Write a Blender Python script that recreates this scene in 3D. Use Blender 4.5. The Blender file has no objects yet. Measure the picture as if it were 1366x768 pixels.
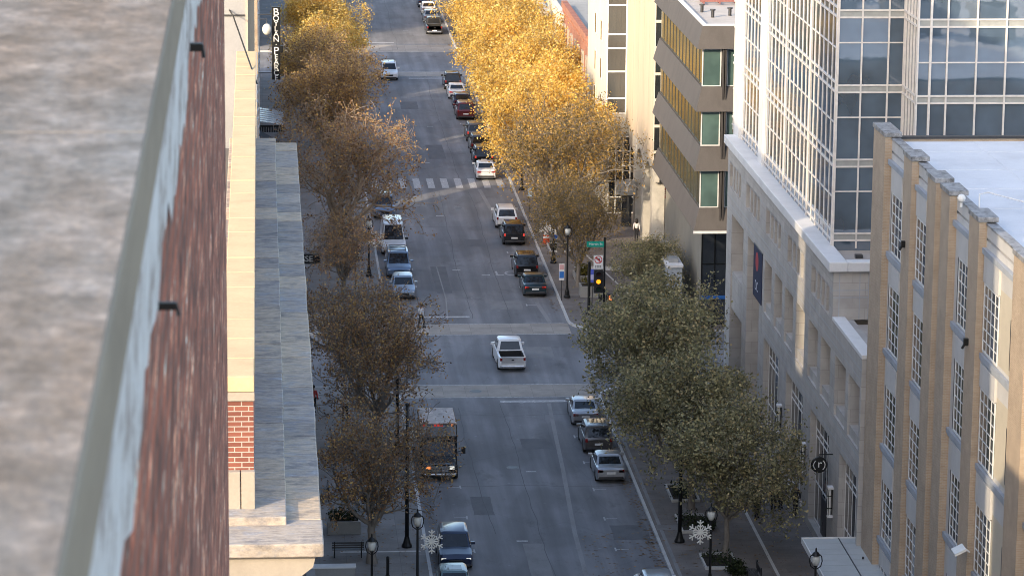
import bpy, math, random
import numpy as np
from mathutils import Vector, Matrix
PI = math.pi
scene = bpy.context.scene
COL = scene.collection

# ------------------------------------------------------------------ helpers
def link(o, parent=None):
    COL.objects.link(o)
    if parent is not None:
        o.parent = parent
    return o

def tag(o, label=None, cat=None, group=None, kind=None):
    if label: o['label'] = label
    if cat: o['category'] = cat
    if group: o['group'] = group
    if kind: o['kind'] = kind
    return o

def thing(name, label, cat, loc=(0, 0, 0), rz=0.0, group=None):
    o = bpy.data.objects.new(name, None)
    o.empty_display_size = 0.3
    link(o)
    o.location = loc
    o.rotation_euler = (0, 0, rz)
    return tag(o, label, cat, group)

class MB:
    """collects polygons, builds ONE mesh object"""
    def __init__(self):
        self.v = []; self.f = []
    def add(self, vs, fs):
        b = len(self.v)
        self.v += [tuple(p) for p in vs]
        self.f += [tuple(i + b for i in f) for f in fs]
        return self
    def box(self, x0, x1, y0, y1, z0, z1):
        x0, x1 = min(x0, x1), max(x0, x1); y0, y1 = min(y0, y1), max(y0, y1); z0, z1 = min(z0, z1), max(z0, z1)
        return self.add([(x0,y0,z0),(x1,y0,z0),(x1,y1,z0),(x0,y1,z0),(x0,y0,z1),(x1,y0,z1),(x1,y1,z1),(x0,y1,z1)],
                        [(0,3,2,1),(4,5,6,7),(0,1,5,4),(1,2,6,5),(2,3,7,6),(3,0,4,7)])
    def hexa(self, p):   # 8 points, bottom 4 ccw then top 4
        return self.add(p, [(0,3,2,1),(4,5,6,7),(0,1,5,4),(1,2,6,5),(2,3,7,6),(3,0,4,7)])
    def poly(self, pts):
        return self.add(pts, [tuple(range(len(pts)))])
    def prism(self, pts, axis, a, b):
        """2D polygon extruded along axis ('x','y','z')"""
        n = len(pts)
        def mk(p, t):
            return {'x': (t, p[0], p[1]), 'y': (p[0], t, p[1]), 'z': (p[0], p[1], t)}[axis]
        vs = [mk(p, a) for p in pts] + [mk(p, b) for p in pts]
        fs = [tuple(range(n))[::-1], tuple(range(n, 2 * n))] + [(i, (i+1) % n, n + (i+1) % n, n + i) for i in range(n)]
        return self.add(vs, fs)
    def lathe(self, prof, n=12, c=(0, 0, 0), axis='z', cap=True):
        vs = []; fs = []
        for r, h in prof:
            for k in range(n):
                a = 2 * PI * k / n
                x, y = r * math.cos(a), r * math.sin(a)
                p = (x, y, h) if axis == 'z' else ((h, x, y) if axis == 'x' else (x, h, y))
                vs.append((p[0] + c[0], p[1] + c[1], p[2] + c[2]))
        m = len(prof)
        for i in range(m - 1):
            for k in range(n):
                fs.append((i*n+k, i*n+(k+1) % n, (i+1)*n+(k+1) % n, (i+1)*n+k))
        if cap:
            fs.append(tuple(range(n))[::-1]); fs.append(tuple(range((m-1)*n, m*n)))
        return self.add(vs, fs)
    def tube(self, pts, r, n=6, cap=True):
        pts = [Vector(p) for p in pts]
        rs = r if isinstance(r, (list, tuple)) else [r] * len(pts)
        vs = []; fs = []
        ref = None
        for i, p in enumerate(pts):
            d = (pts[min(i+1, len(pts)-1)] - pts[max(i-1, 0)])
            if d.length < 1e-6: d = Vector((0, 0, 1))
            d.normalize()
            if ref is None:
                ref = Vector((1, 0, 0)) if abs(d.x) < .8 else Vector((0, 1, 0))
            u = (ref - d * ref.dot(d)); u.normalize(); w = d.cross(u); ref = u
            for k in range(n):
                a = 2 * PI * k / n
                vs.append(p + (u * math.cos(a) + w * math.sin(a)) * rs[i])
        for i in range(len(pts) - 1):
            for k in range(n):
                fs.append((i*n+k, i*n+(k+1) % n, (i+1)*n+(k+1) % n, (i+1)*n+k))
        if cap:
            fs.append(tuple(range(n))[::-1]); fs.append(tuple(range((len(pts)-1)*n, len(pts)*n)))
        return self.add(vs, fs)
    def ball(self, c, r, n=10, m=6, s=(1, 1, 1)):
        prof = []
        for i in range(m + 1):
            a = -PI/2 + PI * i / m
            prof.append((max(1e-3, r * math.cos(a)), r * math.sin(a)))
        b = len(self.v)
        self.lathe(prof, n)
        for i in range(b, len(self.v)):
            p = self.v[i]; self.v[i] = (p[0]*s[0]+c[0], p[1]*s[1]+c[1], p[2]*s[2]+c[2])
        return self
    def mesh(self, name, smooth=False):
        me = bpy.data.meshes.new(name)
        me.from_pydata(self.v, [], self.f)
        me.update()
        if smooth:
            for p in me.polygons: p.use_smooth = True
        return me
    def build(self, name, mat, parent=None, smooth=False, bevel=0, shift=None):
        if shift:
            self.v = [(a+shift[0], b+shift[1], c+shift[2]) for a, b, c in self.v]
        me = self.mesh(name, smooth)
        me.materials.append(mat)
        o = bpy.data.objects.new(name, me)
        link(o, parent)
        if bevel:
            m = o.modifiers.new('bevel', 'BEVEL'); m.width = bevel; m.segments = 2; m.limit_method = 'ANGLE'
        return o

def copy_tree(o, parent=None):
    c = o.copy(); COL.objects.link(c)
    if parent is not None: c.parent = parent
    for ch in list(o.children):
        copy_tree(ch, c)
    return c

def text_mesh(s, size, mat, name, parent=None, depth=0.01, align='CENTER'):
    cu = bpy.data.curves.new(name + '_curve', 'FONT')
    cu.body = s; cu.size = size; cu.align_x = align; cu.align_y = 'CENTER'; cu.extrude = depth
    t = bpy.data.objects.new(name + '_tmp', cu); COL.objects.link(t)
    dg = bpy.context.evaluated_depsgraph_get()
    me = bpy.data.meshes.new_from_object(t.evaluated_get(dg))
    bpy.data.objects.remove(t); bpy.data.curves.remove(cu)
    me.name = name
    me.materials.clear(); me.materials.append(mat)
    o = bpy.data.objects.new(name, me)
    return link(o, parent)

# ------------------------------------------------------------------ materials
def base_mat(name):
    m = bpy.data.materials.new(name); m.use_nodes = True
    nt = m.node_tree
    return m, nt, nt.nodes['Principled BSDF']

def N(nt, t, **kw):
    n = nt.nodes.new(t)
    for k, v in kw.items(): setattr(n, k, v)
    return n

def ramp(nt, fac, stops):
    r = N(nt, 'ShaderNodeValToRGB')
    e = r.color_ramp.elements
    e[0].position, e[0].color = stops[0][0], (*stops[0][1], 1)
    e[1].position, e[1].color = stops[-1][0], (*stops[-1][1], 1)
    for p, c in stops[1:-1]:
        k = e.new(p); k.color = (*c, 1)
    nt.links.new(fac, r.inputs[0])
    return r.outputs[0]

def noise(nt, vec, scale, detail=4, rough=.55):
    n = N(nt, 'ShaderNodeTexNoise'); n.inputs['Scale'].default_value = scale
    n.inputs['Detail'].default_value = detail; n.inputs['Roughness'].default_value = rough
    if vec is not None: nt.links.new(vec, n.inputs['Vector'])
    return n.outputs['Fac']

def mapping(nt, scale=(1, 1, 1), rot=(0, 0, 0)):
    tc = N(nt, 'ShaderNodeTexCoord'); mp = N(nt, 'ShaderNodeMapping')
    mp.inputs['Scale'].default_value = scale; mp.inputs['Rotation'].default_value = rot
    nt.links.new(tc.outputs['Object'], mp.inputs['Vector'])
    return mp.outputs['Vector']

def mix(nt, fac, a, b, mode='MIX'):
    m = N(nt, 'ShaderNodeMix'); m.data_type = 'RGBA'; m.blend_type = mode
    for s, v in ((m.inputs[0], fac), (m.inputs[6], a), (m.inputs[7], b)):
        if isinstance(v, (int, float)): s.default_value = v
        elif isinstance(v, tuple): s.default_value = (*v, 1)
        else: nt.links.new(v, s)
    return m.outputs[2]

def bump(nt, b, h, strength=.3, dist=.02):
    bn = N(nt, 'ShaderNodeBump'); bn.inputs['Strength'].default_value = strength; bn.inputs['Distance'].default_value = dist
    nt.links.new(h, bn.inputs['Height']); nt.links.new(bn.outputs[0], b.inputs['Normal'])

def sc(c, k): return tuple(min(1, x * k) for x in c)

def surf(name, c, rough=.7, var=.25, scale=1.5, stretch=(1, 1, 1), metallic=0, bmp=.15, fine=18):
    """weathered plain surface: coarse blotches + fine grain"""
    m, nt, b = base_mat(name)
    v = mapping(nt, stretch)
    c1 = ramp(nt, noise(nt, v, scale, 6, .65), [(.25, sc(c, 1 - var)), (.5, c), (.78, sc(c, 1 + var * .7))])
    c2 = ramp(nt, noise(nt, v, fine, 4, .6), [(.3, (1 - var * .5,) * 3), (.7, (1.0,) * 3)])
    nt.links.new(mix(nt, 1.0, c1, c2, 'MULTIPLY'), b.inputs['Base Color'])
    b.inputs['Roughness'].default_value = rough; b.inputs['Metallic'].default_value = metallic
    if bmp: bump(nt, b, noise(nt, v, fine * 1.5, 3), bmp)
    return m

def plain(name, c, rough=.5, metallic=0, emit=0):
    m, nt, b = base_mat(name)
    v = mapping(nt)
    nt.links.new(ramp(nt, noise(nt, v, 3, 4), [(.3, sc(c, .88)), (.7, sc(c, 1.06))]), b.inputs['Base Color'])
    b.inputs['Roughness'].default_value = rough; b.inputs['Metallic'].default_value = metallic
    if emit:
        b.inputs['Emission Color'].default_value = (*c, 1); b.inputs['Emission Strength'].default_value = emit
    return m

def brick(name, c1, c2, mortar, bw=.21, bh=.077, var=.3):
    m, nt, b = base_mat(name)
    tc = N(nt, 'ShaderNodeTexCoord'); sx = N(nt, 'ShaderNodeSeparateXYZ'); cb = N(nt, 'ShaderNodeCombineXYZ')
    nt.links.new(tc.outputs['Object'], sx.inputs[0])
    ad = N(nt, 'ShaderNodeMath'); ad.operation = 'ADD'
    nt.links.new(sx.outputs[0], ad.inputs[0]); nt.links.new(sx.outputs[1], ad.inputs[1])
    nt.links.new(ad.outputs[0], cb.inputs[0]); nt.links.new(sx.outputs[2], cb.inputs[1])
    br = N(nt, 'ShaderNodeTexBrick')
    nt.links.new(cb.outputs[0], br.inputs['Vector'])
    br.inputs['Color1'].default_value = (*c1, 1); br.inputs['Color2'].default_value = (*c2, 1); br.inputs['Mortar'].default_value = (*mortar, 1)
    br.inputs['Scale'].default_value = 1; br.inputs['Brick Width'].default_value = bw; br.inputs['Row Height'].default_value = bh
    br.inputs['Mortar Size'].default_value = .008; br.inputs['Bias'].default_value = 0
    nz = ramp(nt, noise(nt, tc.outputs['Object'], 1.2, 6), [(.3, (1 - var,) * 3), (.7, (1,) * 3)])
    nt.links.new(mix(nt, 1.0, br.outputs['Color'], nz, 'MULTIPLY'), b.inputs['Base Color'])
    b.inputs['Roughness'].default_value = .85
    bump(nt, b, br.outputs['Fac'], -.4, .01)
    return m

def glass(name, c, rough=.06, spec=.9, wavy=.02, metallic=0.0):
    """architectural glazing: dark tinted, mirror-like sheen, slightly uneven"""
    m, nt, b = base_mat(name)
    v = mapping(nt)
    nt.links.new(ramp(nt, noise(nt, v, .35, 3), [(.35, sc(c, .7)), (.65, sc(c, 1.25))]), b.inputs['Base Color'])
    b.inputs['Roughness'].default_value = rough; b.inputs['IOR'].default_value = 1.75
    b.inputs['Specular IOR Level'].default_value = spec; b.inputs['Metallic'].default_value = metallic
    if wavy: bump(nt, b, noise(nt, v, .8, 2), wavy, .3)
    return m

def leafmat(name, stops, trans=.35):
    m, nt, b = base_mat(name)
    g = N(nt, 'ShaderNodeNewGeometry')
    c = ramp(nt, g.outputs['Random Per Island'], stops)
    v = mapping(nt)
    c = mix(nt, 1.0, c, ramp(nt, noise(nt, v, .55, 3), [(.3, (.55, .52, .5)), (.7, (1.1, 1.05, 1))]), 'MULTIPLY')
    b.inputs['Roughness'].default_value = .6
    nt.links.new(c, b.inputs['Base Color'])
    tr = N(nt, 'ShaderNodeBsdfTranslucent'); nt.links.new(c, tr.inputs[0])
    mx = N(nt, 'ShaderNodeMixShader'); mx.inputs[0].default_value = trans
    out = nt.nodes['Material Output']
    nt.links.new(b.outputs[0], mx.inputs[1]); nt.links.new(tr.outputs[0], mx.inputs[2]); nt.links.new(mx.outputs[0], out.inputs[0])
    return m

def asphalt(name, c, lane=True):
    m, nt, b = base_mat(name)
    v = mapping(nt)
    base = ramp(nt, noise(nt, v, .12, 6, .6), [(.3, sc(c, .82)), (.5, c), (.7, sc(c, 1.2))])
    vs = mapping(nt, (1.0, .045, 1))
    streak = ramp(nt, noise(nt, vs, 1.3, 5, .6), [(.3, (.78,) * 3), (.55, (1,) * 3), (.75, (1.22, 1.2, 1.18))])
    col = mix(nt, 1.0, base, streak, 'MULTIPLY')
    patch = ramp(nt, noise(nt, mapping(nt, (.35, .12, 1)), 1.0, 2, .3), [(.46, (.84,) * 3), (.52, (1.06,) * 3)])
    col = mix(nt, .8, col, patch, 'MULTIPLY')
    grain = ramp(nt, noise(nt, v, 45, 3, .7), [(.25, (.72,) * 3), (.75, (1.15,) * 3)])
    col = mix(nt, 1.0, col, grain, 'MULTIPLY')
    spots = ramp(nt, noise(nt, v, 2.2, 2, .4), [(.70, (1,) * 3), (.78, (1.35,) * 3)])
    col = mix(nt, 1.0, col, spots, 'MULTIPLY')
    vo = N(nt, 'ShaderNodeTexVoronoi'); vo.feature = 'DISTANCE_TO_EDGE'; vo.inputs['Scale'].default_value = .16
    wv = mapping(nt, (1.0, .45, 1)); 
    ns = N(nt, 'ShaderNodeTexNoise'); ns.inputs['Scale'].default_value = .7; nt.links.new(wv, ns.inputs['Vector'])
    va = mix(nt, .35, wv, ns.outputs['Color'], 'ADD'); nt.links.new(va, vo.inputs['Vector'])
    crack = ramp(nt, vo.outputs['Distance'], [(.0, (.62,) * 3), (.006, (1,) * 3)])
    col = mix(nt, .3, col, crack, 'MULTIPLY')
    tcx = N(nt, 'ShaderNodeTexCoord'); sxx = N(nt, 'ShaderNodeSeparateXYZ'); nt.links.new(tcx.outputs['Object'], sxx.inputs[0])
    off = N(nt, 'ShaderNodeMath'); off.operation = 'SUBTRACT'; off.inputs[1].default_value = 13.0; nt.links.new(sxx.outputs[0], off.inputs[0])
    pp = N(nt, 'ShaderNodeMath'); pp.operation = 'PINGPONG'; pp.inputs[1].default_value = .85; nt.links.new(off.outputs[0], pp.inputs[0])
    lanes = ramp(nt, pp.outputs[0], [(.15, (.86, .86, .87)), (.5, (1.06,) * 3)])
    col = mix(nt, ramp(nt, noise(nt, mapping(nt, (.6, .03, 1)), 1, 4), [(.35, (.1,) * 3), (.65, (.9,) * 3)]), col, mix(nt, 1.0, col, lanes, 'MULTIPLY'))
    stain = ramp(nt, noise(nt, mapping(nt, (1, .5, 1)), .55, 5, .7), [(.3, (.72,) * 3), (.42, (1,) * 3), (.66, (1,) * 3), (.75, (1.14, 1.13, 1.1))])
    col = mix(nt, 1.0, col, stain, 'MULTIPLY')
    nt.links.new(col, b.inputs['Base Color'])
    b.inputs['Roughness'].default_value = .82
    bump(nt, b, noise(nt, v, 60, 2), .2, .01)
    return m

def paving(name, c, size=1.5, joint=.5, off=0.0, bwid=None):
    m, nt, b = base_mat(name)
    tc = N(nt, 'ShaderNodeTexCoord')
    br = N(nt, 'ShaderNodeTexBrick'); br.offset = off
    nt.links.new(tc.outputs['Object'], br.inputs['Vector'])
    br.inputs['Color1'].default_value = (*sc(c, .9), 1); br.inputs['Color2'].default_value = (*sc(c, 1.08), 1); br.inputs['Mortar'].default_value = (*sc(c, joint), 1)
    br.inputs['Scale'].default_value = 1; br.inputs['Brick Width'].default_value = bwid or size; br.inputs['Row Height'].default_value = size
    br.inputs['Mortar Size'].default_value = .015; br.inputs['Bias'].default_value = 0
    v = mapping(nt)
    col = mix(nt, 1.0, br.outputs['Color'], ramp(nt, noise(nt, v, .5, 6, .65), [(.3, (.7,) * 3), (.7, (1.1,) * 3)]), 'MULTIPLY')
    col = mix(nt, 1.0, col, ramp(nt, noise(nt, v, 20, 3), [(.3, (.82,) * 3), (.7, (1.05,) * 3)]), 'MULTIPLY')
    nt.links.new(col, b.inputs['Base Color'])
    b.inputs['Roughness'].default_value = .8
    return m

def worn_paint(name, c, under, cover=.5):
    m, nt, b = base_mat(name)
    v = mapping(nt)
    f = ramp(nt, noise(nt, v, 4.5, 5, .75), [(cover - .12, (0, 0, 0)), (cover + .1, (1, 1, 1))])
    nt.links.new(mix(nt, f, c, under), b.inputs['Base Color'])
    b.inputs['Roughness'].default_value = .7
    return m

def carpaint(name, c, metallic=.3, rough=.28):
    m, nt, b = base_mat(name)
    v = mapping(nt)
    nt.links.new(ramp(nt, noise(nt, v, 1.4, 4), [(.3, sc(c, .85)), (.7, sc(c, 1.05))]), b.inputs['Base Color'])
    b.inputs['Roughness'].default_value = rough; b.inputs['Metallic'].default_value = metallic
    b.inputs['Coat Weight'].default_value = .6; b.inputs['Coat Roughness'].default_value = .08
    return m

M = {}
M['asphalt'] = asphalt('asphalt', (.19, .192, .205))
M['seam'] = surf('worn_asphalt', (.25, .25, .255), .85, .3, .8, (1, .3, 1))
M['ground'] = surf('ground_dirt', (.16, .15, .14), .9, .3, .2)
M['walk'] = paving('brick_walk', (.2, .178, .165), .9, .8, .5, 1.8)
M['walk_l'] = paving('concrete_walk', (.24, .23, .225), 1.5, .7)
M['concrete'] = paving('concrete_band', (.36, .325, .29), 1.5, .7)
M['kerb'] = surf('granite_kerb', (.5, .5, .5), .75, .25, 1.0)
M['paint'] = worn_paint('white_paint', (.86, .86, .86), (.35, .35, .36), .38)
M['paint_thin'] = worn_paint('worn_white_paint', (.5, .5, .5), (.25, .25, .25), .47)
M['lightline'] = surf('pale_stone_line', (.55, .54, .52), .75, .2, 1.0)
M['black'] = plain('black_painted_metal', (.012, .013, .014), .4, .3)
M['dgrey'] = plain('dark_grey_metal', (.05, .05, .055), .45, .3)
M['white'] = plain('white_paint_metal', (.75, .75, .74), .45)
M['rubber'] = plain('tyre_rubber', (.018, .018, .018), .85)
M['rim'] = plain('alloy_rim', (.42, .42, .43), .3, .8)
M['cglass'] = glass('car_glass', (.012, .015, .02), .05, .3, 0)
M['chrome'] = plain('chrome', (.6, .6, .62), .2, .9)
M['headl'] = plain('headlamp_lens', (.75, .75, .78), .15)
M['headlit'] = plain('lit_headlamp', (.9, .86, .75), .2, 0, .7)
M['tail'] = plain('tail_lamp_red', (.2, .012, .012), .25)
M['taillit'] = plain('lit_tail_lamp', (.75, .06, .04), .25, 0, .35)
M['amber'] = plain('amber_marker_lamp', (1, .3, .08), .3, 0, .8)
M['plate'] = plain('number_plate', (.7, .7, .7), .5)
M['skin'] = plain('skin', (.38, .22, .15), .6)
M['hair'] = plain('dark_hair', (.015, .012, .01), .6)

# ------------------------------------------------------------------ camera, sky, sun
CZ = 54.0
def make_camera():
    W, H, F, roll = 1366, 768, 4500.0, math.radians(.5)
    x, y = 345 - W/2, H/2 + 574
    c, s = math.cos(roll), math.sin(roll)
    xu, yu = c*x - s*y, s*x + c*y
    p = math.atan2(yu, F); psi = math.atan2(-xu * math.cos(p), F)
    f = Vector((math.sin(psi)*math.cos(p), math.cos(psi)*math.cos(p), -math.sin(p)))
    r = Vector((math.cos(psi), -math.sin(psi), 0)); u = r.cross(f)
    R = c*r + s*u; U = -s*r + c*u
    cam = bpy.data.cameras.new('camera')
    cam.sensor_width = 36; cam.lens = F / W * 36; cam.clip_start = .5; cam.clip_end = 6000
    cam.dof.use_dof = True; cam.dof.focus_distance = 215; cam.dof.aperture_fstop = 14
    o = bpy.data.objects.new('camera', cam); COL.objects.link(o)
    m = Matrix((R, U, -f)).transposed().to_4x4(); m.translation = Vector((0, 0, CZ))
    o.matrix_world = m
    scene.camera = o
make_camera()

SUN_PHI, SUN_EL = math.radians(50), math.radians(22)     # light travels towards +X and +Y
ld = Vector((math.cos(SUN_PHI)*math.cos(SUN_EL), math.sin(SUN_PHI)*math.cos(SUN_EL), -math.sin(SUN_EL)))
sl = bpy.data.lights.new('sun', 'SUN'); sl.energy = 5.0; sl.angle = math.radians(.5); sl.color = (1, .80, .54)
so = bpy.data.objects.new('sun', sl); COL.objects.link(so); so.location = (-60, -40, 120)
so.rotation_euler = ld.to_track_quat('-Z', 'Y').to_euler()
world = bpy.data.worlds.new('World'); scene.world = world; world.use_nodes = True
wn = world.node_tree
sky = wn.nodes.new('ShaderNodeTexSky'); sky.sky_type = 'NISHITA'; sky.sun_disc = False
sky.sun_elevation = SUN_EL; sky.sun_rotation = math.atan2(-ld.x, -ld.y); sky.air_density = 1.0; sky.dust_density = 2.5
wn.links.new(sky.outputs[0], wn.nodes['Background'].inputs[0]); wn.nodes['Background'].inputs[1].default_value = .44
scene.view_settings.view_transform = 'Standard'; scene.view_settings.look = 'None'; scene.view_settings.exposure = 0
scene.render.engine = 'CYCLES'
scene.cycles.filter_width = .95
scene.render.filter_size = .95

# ------------------------------------------------------------------ setting: ground, road, pavements
LK, RK = 9.15, 22.28            # kerb faces
NC, FC = 222.3, 237.5           # cross street edges
C2A, C2B = 368.5, 384.0         # second cross street
def sheet(name, x0, x1, y0, y1, z, mat, label=None):
    o = MB().poly([(x0,y0,z),(x1,y0,z),(x1,y1,z),(x0,y1,z)]).build(name, mat)
    return tag(o, label, None, None, 'structure')
sheet('ground', -1500, 1500, -600, 4000, -.05, M['ground'])
def road():
    mb = MB()
    z = 0
    mb.poly([(LK-2,-50,z),(RK+2,-50,z),(RK+2,900,z),(LK-2,900,z)])
    mb.poly([(-150,NC-2,z),(LK-2,NC-2,z),(LK-2,FC+2,z),(-150,FC+2,z)])
    mb.poly([(RK+2,NC-2,z),(200,NC-2,z),(200,FC+2,z),(RK+2,FC+2,z)])
    mb.poly([(-150,C2A-2,z),(LK-2,C2A-2,z),(LK-2,C2B+2,z),(-150,C2B+2,z)])
    mb.poly([(RK+2,C2A-2,z),(200,C2A-2,z),(200,C2B+2,z),(RK+2,C2B+2,z)])
    tag(mb.build('road', M['asphalt']), None, None, None, 'structure')
road()
def block(side, y0, y1, r=3.6):
    """a pavement block with rounded corners, raised by the kerb height; x grows away from the road"""
    k = LK if side < 0 else RK
    far = k + side * 60
    def outline(off):
        pts = []
        a = k + side * off
        for i in range(9):
            t = PI/2 * i/8
            pts.append((a + side*(r - r*math.sin(t)), y0 + off + r - r*math.cos(t)))
        pts = pts[::-1] if True else pts
        # from straight kerb down round to the cross street
        seq = [(a + side*(r - r*math.cos(t)), (y0+off) + r - r*math.sin(t)) for t in [PI/2*i/8 for i in range(9)]]
        seq2 = [(a + side*(r - r*math.cos(t)), (y1-off) - r + r*math.sin(t)) for t in [PI/2*i/8 for i in range(9)]]
        return seq[::-1] + seq2      # near cross street .. along the road .. far cross street
    o = outline(0); i = outline(.18)
    mb = MB()
    n = len(o)
    for j in range(n-1):
        mb.poly([(o[j][0],o[j][1],-.02),(o[j+1][0],o[j+1][1],-.02),(o[j+1][0],o[j+1][1],.13),(o[j][0],o[j][1],.13)])
        mb.poly([(o[j][0],o[j][1],.13),(o[j+1][0],o[j+1][1],.13),(i[j+1][0],i[j+1][1],.13),(i[j][0],i[j][1],.13)])
    for a, b in ((o[0], i[0]), (o[-1], i[-1])):
        mb.poly([(a[0],a[1],.13),(b[0],b[1],.13),(far,b[1],.13),(far,a[1],.13)])
        mb.poly([(a[0],a[1],-.02),(a[0],a[1],.13),(far,a[1],.13),(far,a[1],-.02)])
    tag(mb.build('kerb', M['kerb']), None, None, None, 'structure')
    pts = [(x, y, .126) for x, y in i] + [(far, i[-1][1], .126), (far, i[0][1], .126)]
    tag(MB().poly(pts).build('pavement', M['walk'] if side > 0 else M['walk_l']), None, None, None, 'structure')
for sd in (-1, 1):
    block(sd, 20, NC - .6); block(sd, FC + .4, C2A - .6); block(sd, C2B + .4, 700)
# concrete crossings
for y0, y1, lab in ((218.7,222.2,0),(237.6,241.1,0),(364.9,368.3,0),(384.1,389.9,0)):
    sheet('crossing_band', LK+.02, RK-.02, y0, y1, .004, M['concrete'])
    for yy in (y0-.1, y1-.05):
        sheet('road_marking', LK+.3, RK-.3, yy, yy+.16, .008, M['paint_thin'])
def marks(pts):
    mb = MB()
    for x0, x1, y0, y1 in pts: mb.poly([(x0,y0,.0085),(x1,y0,.0085),(x1,y1,.0085),(x0,y1,.0085)])
    return tag(mb.build('road_marking', M['paint']), None, None, None, 'structure')
marks([(15.65, 22.0, 217.2, 217.75)])                               # near stop line
marks([(9.7, 15.2, 243.3, 243.8)])                                  # far stop line
marks([(15.9, 21.8, 363.2, 363.75)]); marks([(9.6, 15.4, 391.6, 392.1)])
for k in range(10):                                                 # mid-block zebra crossing
    x = 9.75 + k * 1.255
    marks([(x, x + .62, 296.8, 301.6)])
def tee(x, y, s):      # parking bay tee
    return [(x - .12*0 - .05, x + .05, y - .35, y + .35), (x + (.05 if s > 0 else -.75), x + (.75 if s > 0 else -.05), y - .05, y + .05)]
for y in (170, 176.2, 182.6, 188.9, 195.3, 201.6, 208, 247.5, 254, 260.8, 267.5, 274.2, 281, 306, 312.6, 319.3, 326, 332.6, 339.2, 346):
    marks(tee(19.75, y, 1))
for y in (176, 182.6, 189.5, 196.2, 203, 247.6, 254.4, 261, 267.6, 274.4, 281):
    marks(tee(11.75, y, -1))
for x, y in ((16.3, 199.6), (15.2, 260.6), (17.4, 258.6), (15.1, 283.5), (14.6, 184.5), (16.6,331), (15.2,310), (17.2,402), (14.8,350)):
    marks([(x - .32, x + .32, y - .12, y + .12)])
def strip(pts, w, z, mat, name='road_seam'):
    mb = MB()
    for (xa, ya), (xb, yb) in zip(pts[:-1], pts[1:]):
        mb.poly([(xa-w, ya, z), (xa+w, ya, z), (xb+w, yb, z), (xb-w, yb, z)])
    return tag(mb.build(name, mat), None, None, None, 'structure')
strip([(17.3,165),(17.6,177),(17.75,186),(17.9,190),(18.3,200),(18.55,208),(18.85,216.9)], .13, .005, M['seam'])
strip([(21.0,241.5),(20.6,248),(20.75,256),(20.5,268),(20.2,276),(19.6,288),(19.3,296)], .16, .005, M['seam'])
strip([(13.5,242),(13.8,250),(13.7,262)], .05, .005, M['seam'])
o = text_mesh('LO', 1.5, M['paint'], 'road_marking', None, 0); o.location = (19.1, 259.2, .009); o.scale = (1, 1.5, 1); tag(o, None, None, None, 'structure')
def utility_cover(x, y, r, label):
    t = thing('manhole_cover', label, 'manhole cover', (x, y, .004))
    MB().lathe([(r, 0), (r, .006)], 20).build('cover', M['dgrey'], t)
    mb = MB()
    for k in range(12):
        a = 2*PI*k/12; b = a + PI/6
        mb.poly([((r+.01)*math.cos(a),(r+.01)*math.sin(a),.004),((r+.08)*math.cos(a),(r+.08)*math.sin(a),.004),((r+.08)*math.cos(b),(r+.08)*math.sin(b),.004),((r+.01)*math.cos(b),(r+.01)*math.sin(b),.004)])
    mb.build('ring', M['seam'], t)
def road_patch(x0, x1, y0, y1, dark=True):
    rg = random.Random(int(x0*31 + y0)); n = 6; pts = []
    for a, b in (((x0,y0),(x1,y0)),((x1,y0),(x1,y1)),((x1,y1),(x0,y1)),((x0,y1),(x0,y0))):
        for i in range(n): pts.append((lerp2(a[0],b[0],i/n)+rg.uniform(-.03,.03), lerp2(a[1],b[1],i/n)+rg.uniform(-.05,.05), .0045))
    tag(MB().poly(pts).build('road_patch', M['patch'] if dark else M['patch_pale']), None, None, None, 'structure')
def lerp2(a, b, t): return a + (b - a) * t
M['patch'] = surf('dark_asphalt_patch', (.125,.128,.138), .85, .25, 1.2, (1,.5,1))
M['patch_pale'] = surf('pale_asphalt_patch', (.205,.205,.21), .85, .25, 1.2, (1,.5,1))
M['sealer'] = surf('crack_sealer', (.05,.05,.055), .6, .2, 2)
for p in ((12.2,13.4,190,194,1),(16.2,18.2,205,207.6,1),(14.6,15.8,176,184,0),(19.9,22.0,184.5,187.5,1),(10.2,12,226,230,1),(17.5,20.4,230,233.5,0),(13.2,14.4,252,262,1),(16.6,18,270,273,1),(15.6,17.2,312,320,1),(12.6,14.2,288,293,0),(17,19.4,246,249,0),(14.2,16,342,347,1),(12,15,374,379,1)):
    road_patch(*p)
rgs = random.Random(12)
for x, y0, y1 in ((16.1,165,218),(13.2,186,217),(18.2,243,296),(15.4,243,297),(13.1,302,362),(17.8,302,364),(15.6,386,450)):
    pts = []; xx = x; y = y0
    while y < y1:
        pts.append((xx, y)); xx += rgs.uniform(-.09,.09); y += rgs.uniform(.8,2.2)
    strip(pts, .022, .0048, M['sealer'], 'crack_seal')
for y in (196, 214, 253, 279, 331):
    pts = []; x = 9.6; yy = y
    while x < 22:
        pts.append((x, yy)); x += rgs.uniform(.5,1.2); yy += rgs.uniform(-.25,.25)
    mb = MB()
    for (xa, ya), (xb, yb) in zip(pts[:-1], pts[1:]): mb.poly([(xa,ya-.03,.0049),(xb,yb-.03,.0049),(xb,yb+.03,.0049),(xa,ya+.03,.0049)])
    tag(mb.build('crack_seal', M['sealer']), None, None, None, 'structure')
utility_cover(15.25, 200.6, .32, 'round manhole cover in the road beside the shuttle bus')
utility_cover(14.2, 220.4, .38, 'round manhole cover in the near concrete crossing band')
utility_cover(16.9, 287, .34, 'round manhole cover in the road just before the zebra crossing')
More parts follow.
